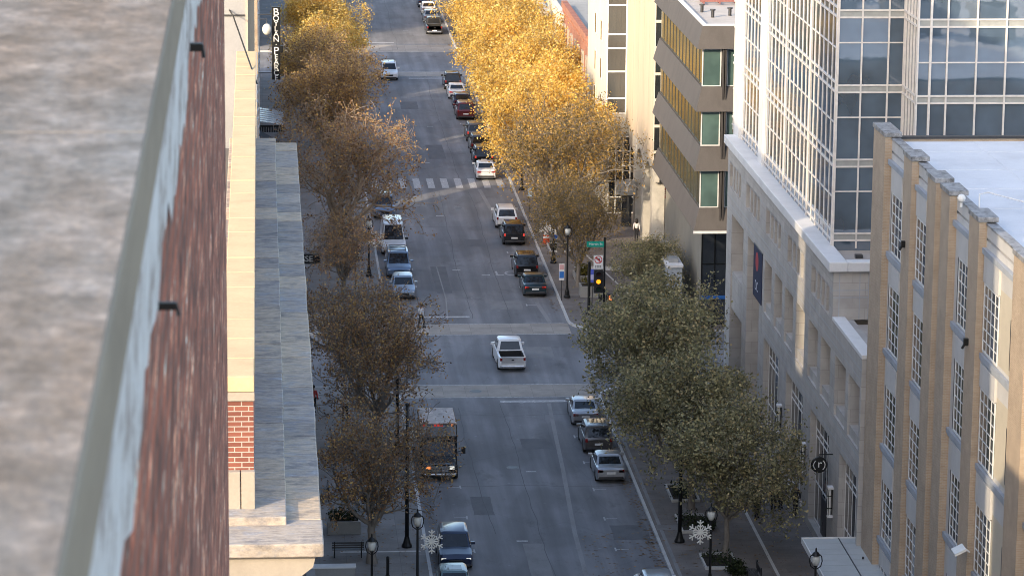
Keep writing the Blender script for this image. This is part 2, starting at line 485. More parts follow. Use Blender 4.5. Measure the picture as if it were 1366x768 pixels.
# pavement inlays
strip([(28.15, 165), (28.15, 190)], .09, .131, M['lightline'], 'paving_line')
strip([(25.6, 269), (27.95, 249.5)], .08, .131, M['lightline'], 'paving_line')
strip([(22.75, 165), (22.75, 217)], .1, .130, M['seam'], 'paving_line')
sheet('paving_inlay', 24.6, 31.2, 259.6, 261.2, .131, M['lightline'])
sheet('paving_inlay', 4.2, 8.7, 182.2, 182.45, .131, M['lightline'])
sheet('paving_inlay', 22.5, 24.3, 186.0, 187.1, .131, M['walk_l'])

# ------------------------------------------------------------------ buildings on the left
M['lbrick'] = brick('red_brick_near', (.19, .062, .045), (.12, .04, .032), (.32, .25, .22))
def near_brick():
    m, nt, b = base_mat('old_red_brick')
    tc = N(nt, 'ShaderNodeTexCoord'); sx = N(nt, 'ShaderNodeSeparateXYZ'); cb = N(nt, 'ShaderNodeCombineXYZ')
    nt.links.new(tc.outputs['Object'], sx.inputs[0]); ad = N(nt, 'ShaderNodeMath'); ad.operation = 'ADD'
    nt.links.new(sx.outputs[0], ad.inputs[0]); nt.links.new(sx.outputs[1], ad.inputs[1])
    nt.links.new(ad.outputs[0], cb.inputs[0]); nt.links.new(sx.outputs[2], cb.inputs[1])
    br = N(nt, 'ShaderNodeTexBrick'); nt.links.new(cb.outputs[0], br.inputs['Vector'])
    br.inputs['Color1'].default_value = (.52, .165, .085, 1); br.inputs['Color2'].default_value = (.27, .09, .052, 1); br.inputs['Mortar'].default_value = (.24, .15, .11, 1)
    br.inputs['Scale'].default_value = 1; br.inputs['Brick Width'].default_value = .3; br.inputs['Row Height'].default_value = .1; br.inputs['Mortar Size'].default_value = .012
    v = mapping(nt, (1, .8, 2.6))
    st = ramp(nt, noise(nt, v, 2.4, 5, .72), [(.3, (.3, .27, .27)), (.5, (1.0, .95, .95)), (.57, (1.1, 1, 1)), (.62, (2.1, 3.2, 3.6))])
    st2 = ramp(nt, noise(nt, mapping(nt, (1, .55, 1.6)), 5.5, 3, .6), [(.34, (.42, .4, .4)), (.45, (1, 1, 1)), (.6, (1, 1, 1)), (.68, (2.2, 3.0, 3.3))])
    st = mix(nt, 1.0, st, st2, 'MULTIPLY')
    col = mix(nt, 1.0, br.outputs['Color'], st, 'MULTIPLY')
    nt.links.new(col, b.inputs['Base Color']); b.inputs['Roughness'].default_value = .9
    bump(nt, b, br.outputs['Fac'], -.8, .02)
    return m
M['nearbrick'] = near_brick()
def coping_mat():
    m, nt, b = base_mat('weathered_coping_stone')
    v = mapping(nt, (1, .6, 1))
    c = ramp(nt, noise(nt, v, 9.0, 8, .7), [(.27, (.09, .088, .084)), (.43, (.165, .165, .16)), (.55, (.23, .232, .235)), (.7, (.36, .37, .38))])
    r = ramp(nt, noise(nt, mapping(nt, (1, .2, 1)), 2.6, 6, .6), [(.36, (1, 1, 1)), (.58, (1.04, .84, .68))])
    g = ramp(nt, noise(nt, mapping(nt), 34, 3, .6), [(.32, (.74,) * 3), (.68, (1.1,) * 3)])
    tcy = N(nt, 'ShaderNodeTexCoord'); sy = N(nt, 'ShaderNodeSeparateXYZ'); nt.links.new(tcy.outputs['Object'], sy.inputs[0])
    my = N(nt, 'ShaderNodeMapRange'); my.inputs['From Min'].default_value = -3.0; my.inputs['From Max'].default_value = 3.5; nt.links.new(sy.outputs[1], my.inputs['Value'])
    c = mix(nt, 1, c, mix(nt, my.outputs[0], (1.0, 1.0, 1.0), (.98, .72, .54)), 'MULTIPLY')   # browner stretch further along
    nt.links.new(mix(nt, 1, mix(nt, 1, c, r, 'MULTIPLY'), g, 'MULTIPLY'), b.inputs['Base Color']); b.inputs['Roughness'].default_value = .9
    bump(nt, b, noise(nt, v, 30, 5, .7), .5, .01)
    return m
M['coping'] = coping_mat()
def sealant_mat():
    m, nt, b = base_mat('flaking_white_sealant')
    v = mapping(nt, (1, .5, 1))
    nt.links.new(ramp(nt, noise(nt, v, 6.5, 7, .75), [(.32, (.22, .10, .07)), (.42, (.46, .41, .37)), (.5, (.72, .69, .65)), (.7, (.85, .83, .8))]), b.inputs['Base Color'])
    b.inputs['Roughness'].default_value = .75
    bump(nt, b, noise(nt, v, 14, 5, .7), .6, .02)
    return m
M['flash'] = sealant_mat()
M['bevel'] = surf('olive_stone_edge', (.36, .29, .205), .85, .25, 3.0, (1, .2, 1))

t = thing('brick_building', 'near red brick building with a broad weathered stone coping filling the left of the view', 'building', (-10, 10, 0))
ZC = 53.03
MB().box(-28, -.215, -18, 19.4, 0, ZC - .22).build('wall', M['nearbrick'], t, shift=(10, -10, 0))
def coping():
    mb = MB()
    y = -18.0; k = 0
    rng = random.Random(3)
    for a, b in ((-18, -2), (-2, 1.9), (1.9, 5.9), (5.9, 10.4), (10.4, 15), (15, 19.5)):
        mb.box(-1.6, -.2065, a + .004, b - .004, ZC - .215, ZC)
    return mb
coping().build('coping', M['coping'], t, shift=(10, -10, 0))
MB().prism([(-.206, ZC - .15), (-.2, ZC - .15), (-.2, ZC - .012), (-.203, ZC - .003), (-.206, ZC - .001)], 'y', -18, 19.5).build('coping_edge', M['bevel'], t, shift=(10, -10, 0))
def sealant():
    # ragged strip of flaking sealant under the coping
    rng = random.Random(5); mb = MB(); n = 230; pts = []
    for i in range(n + 1):
        y = -16 + 35.4 * i / n
        d = .21 + .035 * math.sin(y * 1.7) + .03 * math.sin(y * 5.1) + rng.uniform(-.03, .03) + (.05 if rng.random() < .06 else 0)
        pts.append((y, ZC - .22 - d))
    for (y0, z0), (y1, z1) in zip(pts[:-1], pts[1:]):
        mb.poly([(-.2005, y0, ZC - .151), (-.2005, y1, ZC - .151), (-.2055, y1, z1), (-.2055, y0, z0)])
    return mb
sealant().build('sealant_strip', M['flash'], t, shift=(10, -10, 0))
MB().box(-28, -1.6, -18, 19.3, ZC - .21, ZC - .15).build('roof', M['ground'], t, shift=(10, -10, 0))
def clip(y, z, s):
    mb = MB()
    mb.box(-.212, -.17, y - .035*s, y + .035*s, z - .03*s, z + .03*s)
    mb.tube([(-.19, y, z), (-.17, y, z + .01*s), (-.166, y - .02*s, z - .08*s)], .014*s, 8)
    return mb.build('bracket', M['black'], t, shift=(10, -10, 0))
clip(9.64, 52.66, .38); clip(6.48, 52.59, .24)

# parapet + cornice building
M['sunstone'] = surf('cream_capping_stone', (.66, .485, .28), .8, .18, 1.2)
M['limestone'] = surf('limestone_trim', (.40, .35, .29), .8, .16, 1.5)
def cornice_mat():
    m, nt, b = base_mat('stained_cornice_stone')
    v = mapping(nt, (.8, 1.0, 1))
    c = ramp(nt, noise(nt, v, 2.2, 9, .74), [(.25, (.17, .155, .145)), (.4, (.40, .365, .33)), (.5, (.62, .53, .42)), (.6, (.46, .44, .42)), (.75, (.84, .83, .82))])
    g = ramp(nt, noise(nt, mapping(nt, (.6, 2.0, 1)), 7, 6, .75), [(.25, (.45,) * 3), (.7, (1.1,) * 3)])
    gi = N(nt, 'ShaderNodeNewGeometry'); c = mix(nt, 1, c, ramp(nt, gi.outputs['Random Per Island'], [(0, (.62, .62, .66)), (.4, (.9, .9, .94)), (.7, (1.05, .98, .9)), (1, (1.2, 1.1, .98))]), 'MULTIPLY')
    nt.links.new(mix(nt, 1, c, g, 'MULTIPLY'), b.inputs['Base Color']); b.inputs['Roughness'].default_value = .8
    bump(nt, b, noise(nt, v, 8, 5), .4, .02)
    return m
M['cornice'] = cornice_mat()
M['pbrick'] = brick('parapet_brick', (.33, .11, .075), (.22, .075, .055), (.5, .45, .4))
t = thing('stone_cornice_building', 'red brick building with a sunlit cream parapet above a broad stained stone cornice', 'building', (-8, 60, 0))
S = (8, -60, 0)
X0 = -.14
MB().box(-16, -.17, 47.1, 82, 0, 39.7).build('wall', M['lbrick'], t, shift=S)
mb = MB()
rngp = random.Random(8); y = 48.0
while y < 82:
    l = min(1.25 + rngp.uniform(-.12, .12), 82 - y)
    mb.box(-.62, X0 - rngp.uniform(0, .006), y + .006, y + l - .006, 42.26, 42.5 + rngp.uniform(-.006, .006)); y += l
mb.build('parapet_cap', M['sunstone'], t, shift=S, bevel=.012)
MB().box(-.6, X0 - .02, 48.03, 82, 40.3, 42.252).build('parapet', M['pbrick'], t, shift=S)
MB().box(-.62, X0 - .005, 47.99, 48.5, 42.13, 42.255).build('parapet_course', M['limestone'], t, shift=S)
mb = MB(); mb.box(-.62, -.36, 47.9, 48.4, 40.5, 41.08).box(-.345, X0 - .005, 47.9, 48.4, 40.5, 41.08)
mb.build('stone_block', M['limestone'], t, shift=S, bevel=.01)
mb = MB()
rgb_ = random.Random(21)
def blocks(mb, x0, x1, y0, y1, z0, z1):
    y = y0
    while y < y1 - .01:
        e = min(y1, y + rgb_.uniform(.95, 1.3))
        if y1 - e < .3: e = y1
        dz = rgb_.uniform(-.004, .004)
        mb.box(x0, x1 + rgb_.uniform(-.012, .006), y + .007, e - .007, z0, z1 + dz); y = e
blocks(mb, -.8, .31, 47.45, 81, 40.3, 40.52); mb.build('cornice_step', M['cornice'], t, shift=S, bevel=.015)
mb = MB(); blocks(mb, -.8, .83, 46.45, 81, 40.2, 40.4); mb.build('cornice', M['cornice'], t, shift=S, bevel=.02)
mb = MB()
mb.prism([(-.8, 40.195), (.72, 40.195), (.68, 40.02), (.5, 39.88), (-.8, 39.88)], 'y', 46.57, 80.9); mb.build('cornice_moulding', M['limestone'], t, shift=S)
mb = MB(); mb.box(-.8, .38, 46.7, 80.8, 39.3, 39.875); mb.build('frieze', M['limestone'], t, shift=S)
MB().tube([(X0 + .02, 78, 42.3), (-.7, 82.5, 43.3), (-.9, 84, 43.4)], .02).build('roof_cable', M['black'], t, shift=S)
MB().box(-16, -.82, 47.3, 82, 39.71, 40.1).build('roof', M['ground'], t, shift=S)

# buildings further along the left side
M['lgrey'] = surf('grey_render', (.3, .3, .31), .8, .15, .6)
M['lcream'] = surf('cream_render', (.5, .43, .34), .8, .15, .6)
M['ltan'] = brick('tan_brick_left', (.34, .25, .17), (.28, .2, .14), (.4, .36, .3))
M['roof'] = surf('flat_roof_membrane', (.35, .34, .32), .85, .25, .3)
M['dglass'] = glass('dark_window_glass', (.03, .036, .042))
M['frame'] = plain('pale_window_frame', (.6, .6, .6), .5)
def left_block(name, label, x0, x1, y0, y1, h, mat, floors=None, pitch=4.0, win=True, step=None):
    t = thing(name, label, 'building', ((x0 + x1) / 2, (y0 + y1) / 2, 0))
    s = (-(x0 + x1) / 2, -(y0 + y1) / 2, 0)
    MB().box(x0, x1, y0, y1, 0, h).build('wall', mat, t, shift=s)
    MB().box(x0 + .3, x1 - .3, y0 + .3, y1 - .3, h + .01, h + .05).build('roof', M['roof'], t, shift=s)
    mb = MB()
    for a in ((x0, x1, y0, y0 + .25), (x0, x1, y1 - .25, y1), (x0, x0 + .25, y0 + .25, y1 - .25), (x1 - .25, x1, y0 + .25, y1 - .25)):
        mb.box(a[0], a[1], a[2], a[3], h, h + .5)
    mb.build('parapet', mat, t, shift=s)
    if win:
        fl = floors or max(1, int(h / 4.2))
        fh = h / fl
        n = max(1, int((y1 - y0) / pitch))
        first = None
        for f in range(fl):
            for k in range(n):
                yc = y0 + (k + .5) * (y1 - y0) / n; zc = f * fh + fh * .52
                if first is None:
                    fr = MB()
                    w, hh = .75, fh * .28
                    fr.box(0, .06, -w, w, -hh, -hh + .1).box(0, .06, -w, w, hh - .1, hh).box(0, .06, -w, -w + .1, -hh + .1, hh - .1).box(0, .06, w - .1, w, -hh + .1, hh - .1).box(0, .05, -.04, .04, -hh + .1, hh - .1)
                    first = fr.build('window', M['frame'], t)
                    MB().box(.0, .03, -w + .1, w - .1, -hh + .1, hh - .1).build('pane', M['dglass'], first)
                    first.location = (x1 + s[0], yc + s[1], zc)
                else:
                    o = copy_tree(first, t); o.location = (x1 + s[0], yc + s[1], zc)
    return t
# unseen blocks added to throw the street shadows; low infills leave sun gaps
left_block('shade_tower', 'unseen slim grey tower added to shade the buff brick building', -8, -2.0, 101.6, 142.9, 55, M['lgrey'])
left_block('sun_gap_block', 'unseen low cream block leaving a sun gap beside the slim grey tower', -8, -1.2, 143, 153.4, 28.2, M['lcream'], pitch=2.3)  # added low so a sun patch reaches the podium
left_block('shade_block', 'unseen tan brick block added to shade the stone podium', -8, -1.2, 153.5, 186, 38, M['ltan'])
left_block('shade_block', 'unseen grey block beside the cross street, added to shade the road', -22, -.8, 186.1, 218.5, 27, M['lgrey'])
left_block('shade_corner_block', 'unseen cream corner block beyond the cross street, added to shade the road', -6.3, -.4, 241, 266.8, 16, M['lcream'])  # added shadow block, kept low so sun reaches the plaza
left_block('shade_row_block', 'unseen low grey block leaving a sun gap next to the cream corner block', -6.3, -.35, 266.9, 276.4, 6.0, M['lgrey'], 1)  # this row is added and shaped for sun streaks on the road
left_block('shade_row_block', 'unseen tan brick block on the left, added to shade the road', -6.3, -.35, 276.5, 291, 19, M['ltan'])
left_block('shade_row_block', 'unseen low cream block leaving a sun gap between taller left blocks', -6.3, -.3, 291.1, 302.4, 10.4, M['lcream'], 2)
left_block('department_store', 'grey four storey store carrying the tall black blade sign', -6.3, -.3, 302.5, 323.8, 14.5, M['lgrey'])  # store itself known by its sign; height set for sun on the trees
left_block('shade_row_block', 'unseen low brick block leaving a sun gap before the far intersection', -6.3, -.3, 323.9, 333.4, 9, M['ltan'], 2)
left_block('shade_row_block', 'unseen cream block at the far left street corner, added to shade the road', -6.3, -.3, 333.5, 364, 13.5, M['lcream'])
left_block('far_building', 'farthest tan building on the left beyond the far intersection', -26, -.3, 388, 430, 13.5, M['ltan'])
left_block('far_building', 'far grey building high on the left side of the street', -26, -.3, 430.1, 500, 14, M['lgrey'])
# building seen above the end of the sunlit parapet
t = thing('penthouse_building', 'grey panelled building with a cream street face above the end of the sunlit parapet', 'building', (-6, 88, 0))
S = (6, -88, 0)
MB().box(-2.5, -.4, 83.2, 93.5, 0, 50).build('wall', M['lgrey'], t, shift=S)
mb = MB()
for z in (43.2, 44.4, 45.6):
    mb.box(-2.5, -.42, 83.17, 83.2, z, z + .04)
mb.build('panel_joint', M['dgrey'], t, shift=S)
MB().box(-.4, -.34, 83.15, 93.5, 41.8, 50).build('corner_trim', M['limestone'], t, shift=S)
mb = MB()
for k in range(8): mb.box(-.338, -.2, 84 + k*1.15, 84.35 + k*1.15, 36, 49.5)
mb.build('pilaster', M['lcream'], t, shift=S)
MB().box(-2.4, -.02, 83.3, 100, 0, 36.5).build('lower_wall', M['lcream'], t, shift=S)
mb = MB().box(-.8, .03, 83.2, 100, 36.5, 36.9); mb.build('ledge', M['limestone'], t, shift=S)
mb = MB().tube([(.06, 84, 2), (.06, 84, 36)], .05); mb.build('downpipe', M['black'], t, shift=S)

# ------------------------------------------------------------------ buildings on the right
def tan_mat():
    return brick('buff_brick', (.49, .375, .27), (.42, .315, .225), (.5, .44, .36), .21, .077, .2)
M['buff'] = tan_mat()
M['bstone'] = surf('cast_stone_panel', (.55, .54, .53), .75, .14, .8, (1, 1, .6))
M['bledge'] = surf('grey_stone_ledge', (.36, .39, .44), .75, .2, 1.0)
M['capmetal'] = surf('patchy_lead_cap', (.36, .36, .37), .5, .95, 2.2, (1.3, 1, 1), .1)
M['muntin'] = plain('white_steel_muntin', (.72, .73, .73), .5)
M['wglass'] = glass('old_window_glass', (.085, .095, .105), .08, .8, .05)
M['louvre'] = surf('cream_siding', (.5, .45, .36), .7, .1, 1)
M['whiteroof'] = surf('white_roof_membrane', (.72, .73, .76), .75, .2, .3)
def grid_window(parent, shift, x, y0, y1, z0, z1, ncol, nrow, mat=None, gl=None, th=.045, d=.05, frame=.08):
    """steel window facing the street (-X): frame+muntins as the window, its pane a sub-part"""
    mb = MB()
    mb.box(x - d, x, y0, y0 + frame, z0, z1).box(x - d, x, y1 - frame, y1, z0, z1)
    mb.box(x - d, x, y0 + frame, y1 - frame, z0, z0 + frame).box(x - d, x, y0 + frame, y1 - frame, z1 - frame, z1)
    for i in range(1, ncol):
        yy = y0 + (y1 - y0) * i / ncol; mb.box(x - d + .006, x - .004, yy - th/2, yy + th/2, z0 + frame, z1 - frame)
    for j in range(1, nrow):
        zz = z0 + (z1 - z0) * j / nrow; mb.box(x - d + .012, x - .008, y0 + frame, y1 - frame, zz - th/2, zz + th/2)
    w = mb.build('window', mat or M['muntin'], parent, shift=shift)
    p = MB().box(x - .02, x - .001, y0 + frame*.5, y1 - frame*.5, z0 + frame*.5, z1 - frame*.5).build('pane', gl or M['wglass'], w, shift=shift)
    return w

def buff_building():
    t = thing('buff_brick_building', 'buff brick building with tall gridded windows and a white roof at the right edge', 'building', (42, 150, 0))
    S = (-42, -150, 0)
    xf, xr = 31.5, 31.86
    MB().box(xr, 62, 122, 170.2, 0, 25.3).build('wall', M['bstone'], t, shift=S)
    MB().box(xr + .4, 61.6, 122.4, 169.8, 25.31, 25.42).build('roof', M['whiteroof'], t, shift=S)
    piers = [(167.1,170.3),(159.9,161.95),(153.95,155.95),(150.7,152.65),(144.2,146.3),(134.6,137.2),(126,128.5)]
    for a, b in piers:
        p = MB().box(xf, xr - .002, a, b, 0, 26.12).build('pilaster', M['buff'], t, shift=S)
        MB().box(xf - .06, xr + .5, a - .08, b + .08, 26.12, 26.36).build('cap', M['capmetal'], p, shift=S, bevel=.03)
    # end wall towards the intersection and parapet walls
    MB().box(xr, 62, 170.21, 170.5, 0, 25.5).build('end_wall', M['buff'], t, shift=S)
    mb = MB(); mb.box(xr, xr + .35, 122, 170.2, 25.43, 25.98); mb.build('parapet', M['bstone'], t, shift=S)
    mb = MB(); y = 122.0; rg = random.Random(2)
    while y < 170:
        l = rg.uniform(.9, 1.4); mb.box(xr - .05, xr + .42, y, min(y + l, 170.4) - .015, 25.985, 26.07 + rg.uniform(0, .012)); y += l
    mb.build('coping', M['capmetal'], t, shift=S)
    MB().box(xr + .43, 62, 170.15, 170.55, 25.505, 25.62).build('end_coping', M['dgrey'], t, shift=S)
    rows = [(20.35,23.45),(15.3,18.7),(10.25,13.4),(5.3,8.4),(1.2,3.9)]
    bays = [(162.0,167.05,163.55,166.25,3),(156.0,159.85,157.3,159.75,3),(146.35,150.65,147.5,149.6,3),(137.25,144.15,141.0,144.05,4),(128.6,134.5,130,133.5,4)]
    for a, b, w0, w1, nc in bays:
        for z0, z1 in rows:
            MB().box(xr - .16, xr - .003, a, b, z0 - .36, z0 - .1).box(xr - .1, xr - .003, a, b, z0 - .5, z0 - .361).build('ledge', M['bledge'], t, shift=S)
        MB().box(xr - .2, xr - .003, a, b, 24.75, 25.0).build('ledge', M['bledge'], t, shift=S)
        for i, (z0, z1) in enumerate(rows):
            top = 24.7 if i == 0 else rows[i-1][0] - .52
            MB().box(xr - .12, xr - .004, w0 - .02, w1 + .02, z1 + .04, top).build('spandrel_panel', M['bstone'], t, shift=S)
            MB().box(xr - .045, xr - .005, w1 + .05, min(w1 + .3, b), z0, top).build('shadow_gap_strip', M['dgrey'], t, shift=S)  # dark grey strip drawn for the shadow gap beside the window
        for z0, z1 in rows:
            grid_window(t, S, xr - .02, w0, w1, z0, z1, nc, 6)
        if b - a > 5.5:
            lv = MB(); z = .6
            while z < 24.6:
                ok = not any(abs(z - (r[0] - .3)) < .35 for r in rows)
                if ok and not any(r[1] + .3 < z < r[1] + 1.7 for r in rows):
                    lv.hexa([(xr-.03,a+.35,z),(xr,a+.35,z),(xr,w0-.1,z),(xr-.03,w0-.1,z),(xr-.006,a+.35,z+.15),(xr,a+.35,z+.15),(xr,w0-.1,z+.15),(xr-.006,w0-.1,z+.15)])
                elif lv.v:
                    lv.build('siding', M['louvre'], t, shift=S); lv = MB()
                z += .16
            if lv.v: lv.build('siding', M['louvre'], t, shift=S)
            for z0, z1 in rows: MB().box(xr - .07, xr - .04, a + 1.0, a + 1.35, z0 + .4, z1 - .5).build('vent_slot', M['dgrey'], t, shift=S)
    # junction boxes and floodlight on the pilasters
    for y, z in ((161, 21.8), (145.6, 20.4)):
        MB().box(xf - .2, xf, y - .1, y + .1, z - .16, z + .16).tube([(xf - .1, y, z), (xf - .28, y - .05, z - .3)], .06).build('wall_lamp', M['black'], t, shift=S)
    fl = MB(); fl.hexa([(xf-.75,143.1,11.15),(xf-.25,143.1,11.4),(xf-.25,144.0,11.4),(xf-.75,144.0,11.15),(xf-.78,143.1,11.25),(xf-.28,143.1,11.5),(xf-.28,144.0,11.5),(xf-.78,144.0,11.25)])
    fl.tube([(xf - .3, 143.6, 11.42), (xf, 143.6, 11.2)], .04)
    fl.build('floodlight', M['white'], t, shift=S)
    return t
buff_building()
def roof_seams():
    t = bpy.data.objects['buff_brick_building']; S = (-42, -150, 0)
    for k in range(9):
        y = 125 + k*5.2
        MB().box(32.4, 61, y, y + .1, 25.422, 25.432).build('roof_seam', M['whiteroof'], t, shift=S)
    for x in (36.6, 43):
        MB().box(x, x + .1, 122.6, 169.6, 25.423, 25.434).build('roof_seam', M['whiteroof'], t, shift=S)
roof_seams()
# things on the white roof
t = thing('roof_railing', 'thin white pipe railing on the white roof beside the buff pilaster caps', 'railing', (32.6, 146, 25.42))
MB().tube([(0,3.4,0),(0,3.4,1.0),(.35,3.2,1.12),(1.7,.3,1.12),(2.0,0,1.0),(2.0,0,0)], .035).build('rail', M['white'], t)
t = thing('roof_camera', 'small white dome camera on the parapet of the buff brick building', 'camera', (31.6, 148.6, 25.98))
MB().lathe([(.06,0),(.06,.3)], 8).ball((0,0,.4), .2).build('dome', M['white'], t)
M['ac'] = surf('galvanised_sheet', (.38, .39, .4), .5, .2, 1.5, (1,1,1), .4)
def ac_unit(x, y, w, l, h, label):
    t = thing('air_conditioner', label, 'air conditioner', (x, y, 25.42))
    MB().box(-w/2, w/2, -l/2, l/2, .25, h).build('casing', M['ac'], t, bevel=.03)
    MB().box(-w/2+.1, w/2-.1, -l/2+.1, l/2-.1, 0, .248).build('skid', M['dgrey'], t)
    MB().lathe([(w*.36,h),(w*.36,h+.15),(w*.3,h+.15),(w*.28,h+.04)], 16).build('fan', M['dgrey'], t)
    mb = MB()
    for k in range(6): mb.box(-w/2-.02, -w/2-.002, -l/2+.1, l/2-.1, .4+k*.16, .47+k*.16)
    mb.build('grille', M['dgrey'], t)
for i, (x, y, w, l, h, d) in enumerate(((39,146.5,1.6,2,1.4,'small'),(42,149,2.2,2.8,1.9,'large'),(44.5,144.5,1.6,1.6,1.5,'square'),(40.5,141,2,2,1.6,'low'),(46,152,2.4,3.2,2.2,'tall'))):
    ac_unit(x, y, w, l, h, d + ' grey air conditioner on the white roof, mirrored in the glass wing' )

M['stone'] = brick('podium_limestone', (.47, .45, .43), (.41, .39, .372), (.27, .255, .245), 1.45, .72, .2)
M['stone2'] = surf('podium_limestone_panel', (.41, .375, .35), .8, .22, .6, (1, 1, 1), 0, .2, 10)
M['stonecap'] = surf('podium_cap_stone', (.66, .66, .67), .7, .12, .8)
M['sfglass'] = glass('storefront_glass', (.022, .027, .035), .05, .8, .03)
def podium_building():
    t = thing('stone_podium_tower', 'grey stone office building with deep square openings under a glass tower', 'building', (45, 200, 0))
    S = (-45, -200, 0)
    xf, xr = 31.3, 32.5
    # inner core behind the recesses
    core = MB().box(xr, 60, 180.9, 222.4, 0, 16.6).box(xr, 60, 170.6, 180.9, 0, 13.3)
    core.build('inner_wall', M['stone2'], t, shift=S)
    W = MB()
    W.box(xf, xr - .002, 180, 222.6, 15.45, 16.5)               # attic band
    W.box(xf, xr - .002, 170.6, 222.6, 12.1, 13.75)             # belt
    W.box(xf, xr - .002, 170.6, 205.9, 7.15, 8.7)               # beam
    W.box(xf, xr - .002, 170.6, 222.6, .13, .6)                 # plinth
    att = [(181.2,187.4),(190.2,196.2),(199,205),(207.8,213.8),(216.4,221.6)]
    edges = [180.0] + [v for g in att for v in g] + [222.6]
    for a, b in zip(edges[0::2], edges[1::2]):
        W.box(xf, xr - .002, a, b, 13.75, 15.45)
    for a, b in att:
        n = 4; w = (b - a) / n
        for k in range(1, n):
            W.box(xf + .05, xr - .002, a + k*w - .27, a + k*w + .27, 13.75, 15.45)
    big = [(171.0,174.4),(175.3,178.7),(180.3,183.5),(184.6,187.9),(189.3,192.5),(193.6,196.8),(197.9,201),(202.2,205.2)]
    ed = [170.6] + [v for g in big for v in g] + [206.0]
    for a, b in zip(ed[0::2], ed[1::2]): W.box(xf, xr - .002, a, b, 8.7, 12.1)
    W.box(xf, xr - .002, 206, 207.2, .6, 12.1); W.box(xf, xr - .002, 212.6, 214.6, .6, 12.1); W.box(xf, xr - .002, 220.2, 222.6, .6, 12.1)
    W.box(xf + .1, xr - .002, 214.6, 220.2, 5.7, 8.2)
    gr = [(170.9,176.5),(180.0,186.4),(189.2,195.6),(198.4,204.8)]
    ed = [170.6] + [v for g in gr for v in g] + [206]
    for a, b in zip(ed[0::2], ed[1::2]):
        if b - a > .2: W.box(xf, xr - .002, a, b, .6, 7.15)
    W.build('wall', M['stone'], t, shift=S)
    # joints: dark reveal lines
    J = MB()
    for z in (15.38, 13.1, 12.55, 8.35, 7.5):
        J.box(xf - .006, xf - .001, 170.6 if z < 13.7 else 180, 222.6 if z > 12 else 206, z, z + .035)
    for a in (206.6, 213.6, 221.4, 178.2, 187.8, 197):
        for z in (2.4, 4.6, 6.4): J.box(xf - .007, xf - .001, a - .55, a + .55, z, z + .035)
    J.build('reveal_joint', M['bledge'], t, shift=S)
    # stone returns of upper openings: sill panels and recess windows
    for a, b in big: MB().box(xf + .12, xf + .6, a, b, 8.702, 9.25).build('sill_panel', M['stone'], t, shift=S)
    for a, b in big:
        grid_window(t, S, xr - .25, a + .05, b - .05, 9.3, 12.05, 3, 3, M['frame'], M['sfglass'], .06, .08)
    for a, b in att:
        w = (b - a) / 4
        for k in range(4):
            MB().box(xr - .3, xr - .05, a + k*w + .29 if k else a + .02, a + (k+1)*w - .29 if k < 3 else b - .02, 13.76, 15.44).build('attic_window', M['sfglass'], t, shift=S)
    # tall opening with flag banner
    grid_window(t, S, xr - .3, 207.25, 212.55, .7, 8.6, 4, 5, M['frame'], M['sfglass'], .07, .09)
    grid_window(t, S, xr - .3, 214.7, 220.1, 8.25, 12.0, 4, 2, M['frame'], M['sfglass'], .07, .09)
    grid_window(t, S, xr - .3, 214.7, 220.1, .65, 5.6, 4, 3, M['frame'], M['sfglass'], .07, .09)
    # ground floor shop windows with white frames
    for a, b in gr:
        w = grid_window(t, S, xf + .4, a + .03, b - .03, .62, 7.1, 5, 1, M['white'], M['sfglass'], .06, .045, .09)
        mb = MB()
        for z in (5.55, 5.95, 2.9): mb.box(xf + .36, xf + .395, a + .15, b - .15, z, z + .09)
        mb.build('transom', M['white'], w, shift=S)
    # door in the second bay
    d = MB(); d.box(xf + .24, xf + .3, 181.6, 183.4, .63, 2.85); d.build('door', M['dgrey'], t, shift=S)
    mb = MB().tube([(xf + .18, 182.45, 1.0), (xf + .18, 182.45, 1.5)], .025); mb.build('door_handle', M['chrome'], t, shift=S)
    # cornice cap and roof terrace
    C = MB(); C.box(xf - .3, xf + .75, 179.75, 222.8, 16.5, 17.05); C.box(xf + .75, 60, 179.75, 180.6, 16.5, 17.05)
    C.build('cornice', M['stonecap'], t, shift=S, bevel=.05)
    MB().box(xf + .76, 60, 180.61, 222.3, 16.605, 16.75).build('terrace', M['stone2'], t, shift=S)
    # end wall of the upper podium, with reveals
    E = MB().box(xr + .002, 60, 180.003, 180.88, 13.76, 16.498); E.build('end_wall', M['stone'], t, shift=S)
    J = MB()
    for x in (31.62, 32.75, 33.25, 34.4): J.box(x, x + .05, 179.992, 179.999, 13.8, 16.45)
    for z in (15.0, 15.4): J.box(31.3, 36, 179.991, 179.998, z, z + .05)
    J.build('end_joint', M['bledge'], t, shift=S)
    # lower ledge next to the buff building
    L = MB(); L.box(xf - .02, xf + .7, 170.6, 179.98, 13.75, 13.95); L.build('ledge_cap', M['stonecap'], t, shift=S, bevel=.02)
    MB().box(xf + .72, 40, 170.62, 179.9, 13.31, 13.5).build('ledge_roof', M['stone2'], t, shift=S)
    MB().box(32.9, 33.3, 182.2, 182.6, 16.752, 16.95).build('roof_drain', M['dgrey'], t, shift=S)
    # ---- glass tower: part of the same building
    tx, ty = 31.95, 184.5
    M['tglass'] = glass('tower_glass', (.08, .118, .165), .03, 1.0, .02)
    M['tglass'].node_tree.nodes['Principled BSDF'].inputs['IOR'].default_value = 1.95
    M['mull'] = plain('tower_mullion', (.68, .64, .61), .4)
    M['spandrel'] = plain('tower_spandrel', (.33, .34, .33), .35)
    top = 46.0
    MB().box(tx, 35.7, ty, 225.5, 16.76, top).build('tower_glass', M['tglass'], t, shift=S)
    MB().box(35.7, 62, 180.5, 225.5, 16.77, top).build('wing_glass', M['tglass'], t, shift=S)
    lev = [17.2 + 4.2*k for k in range(8)]
    G = MB()
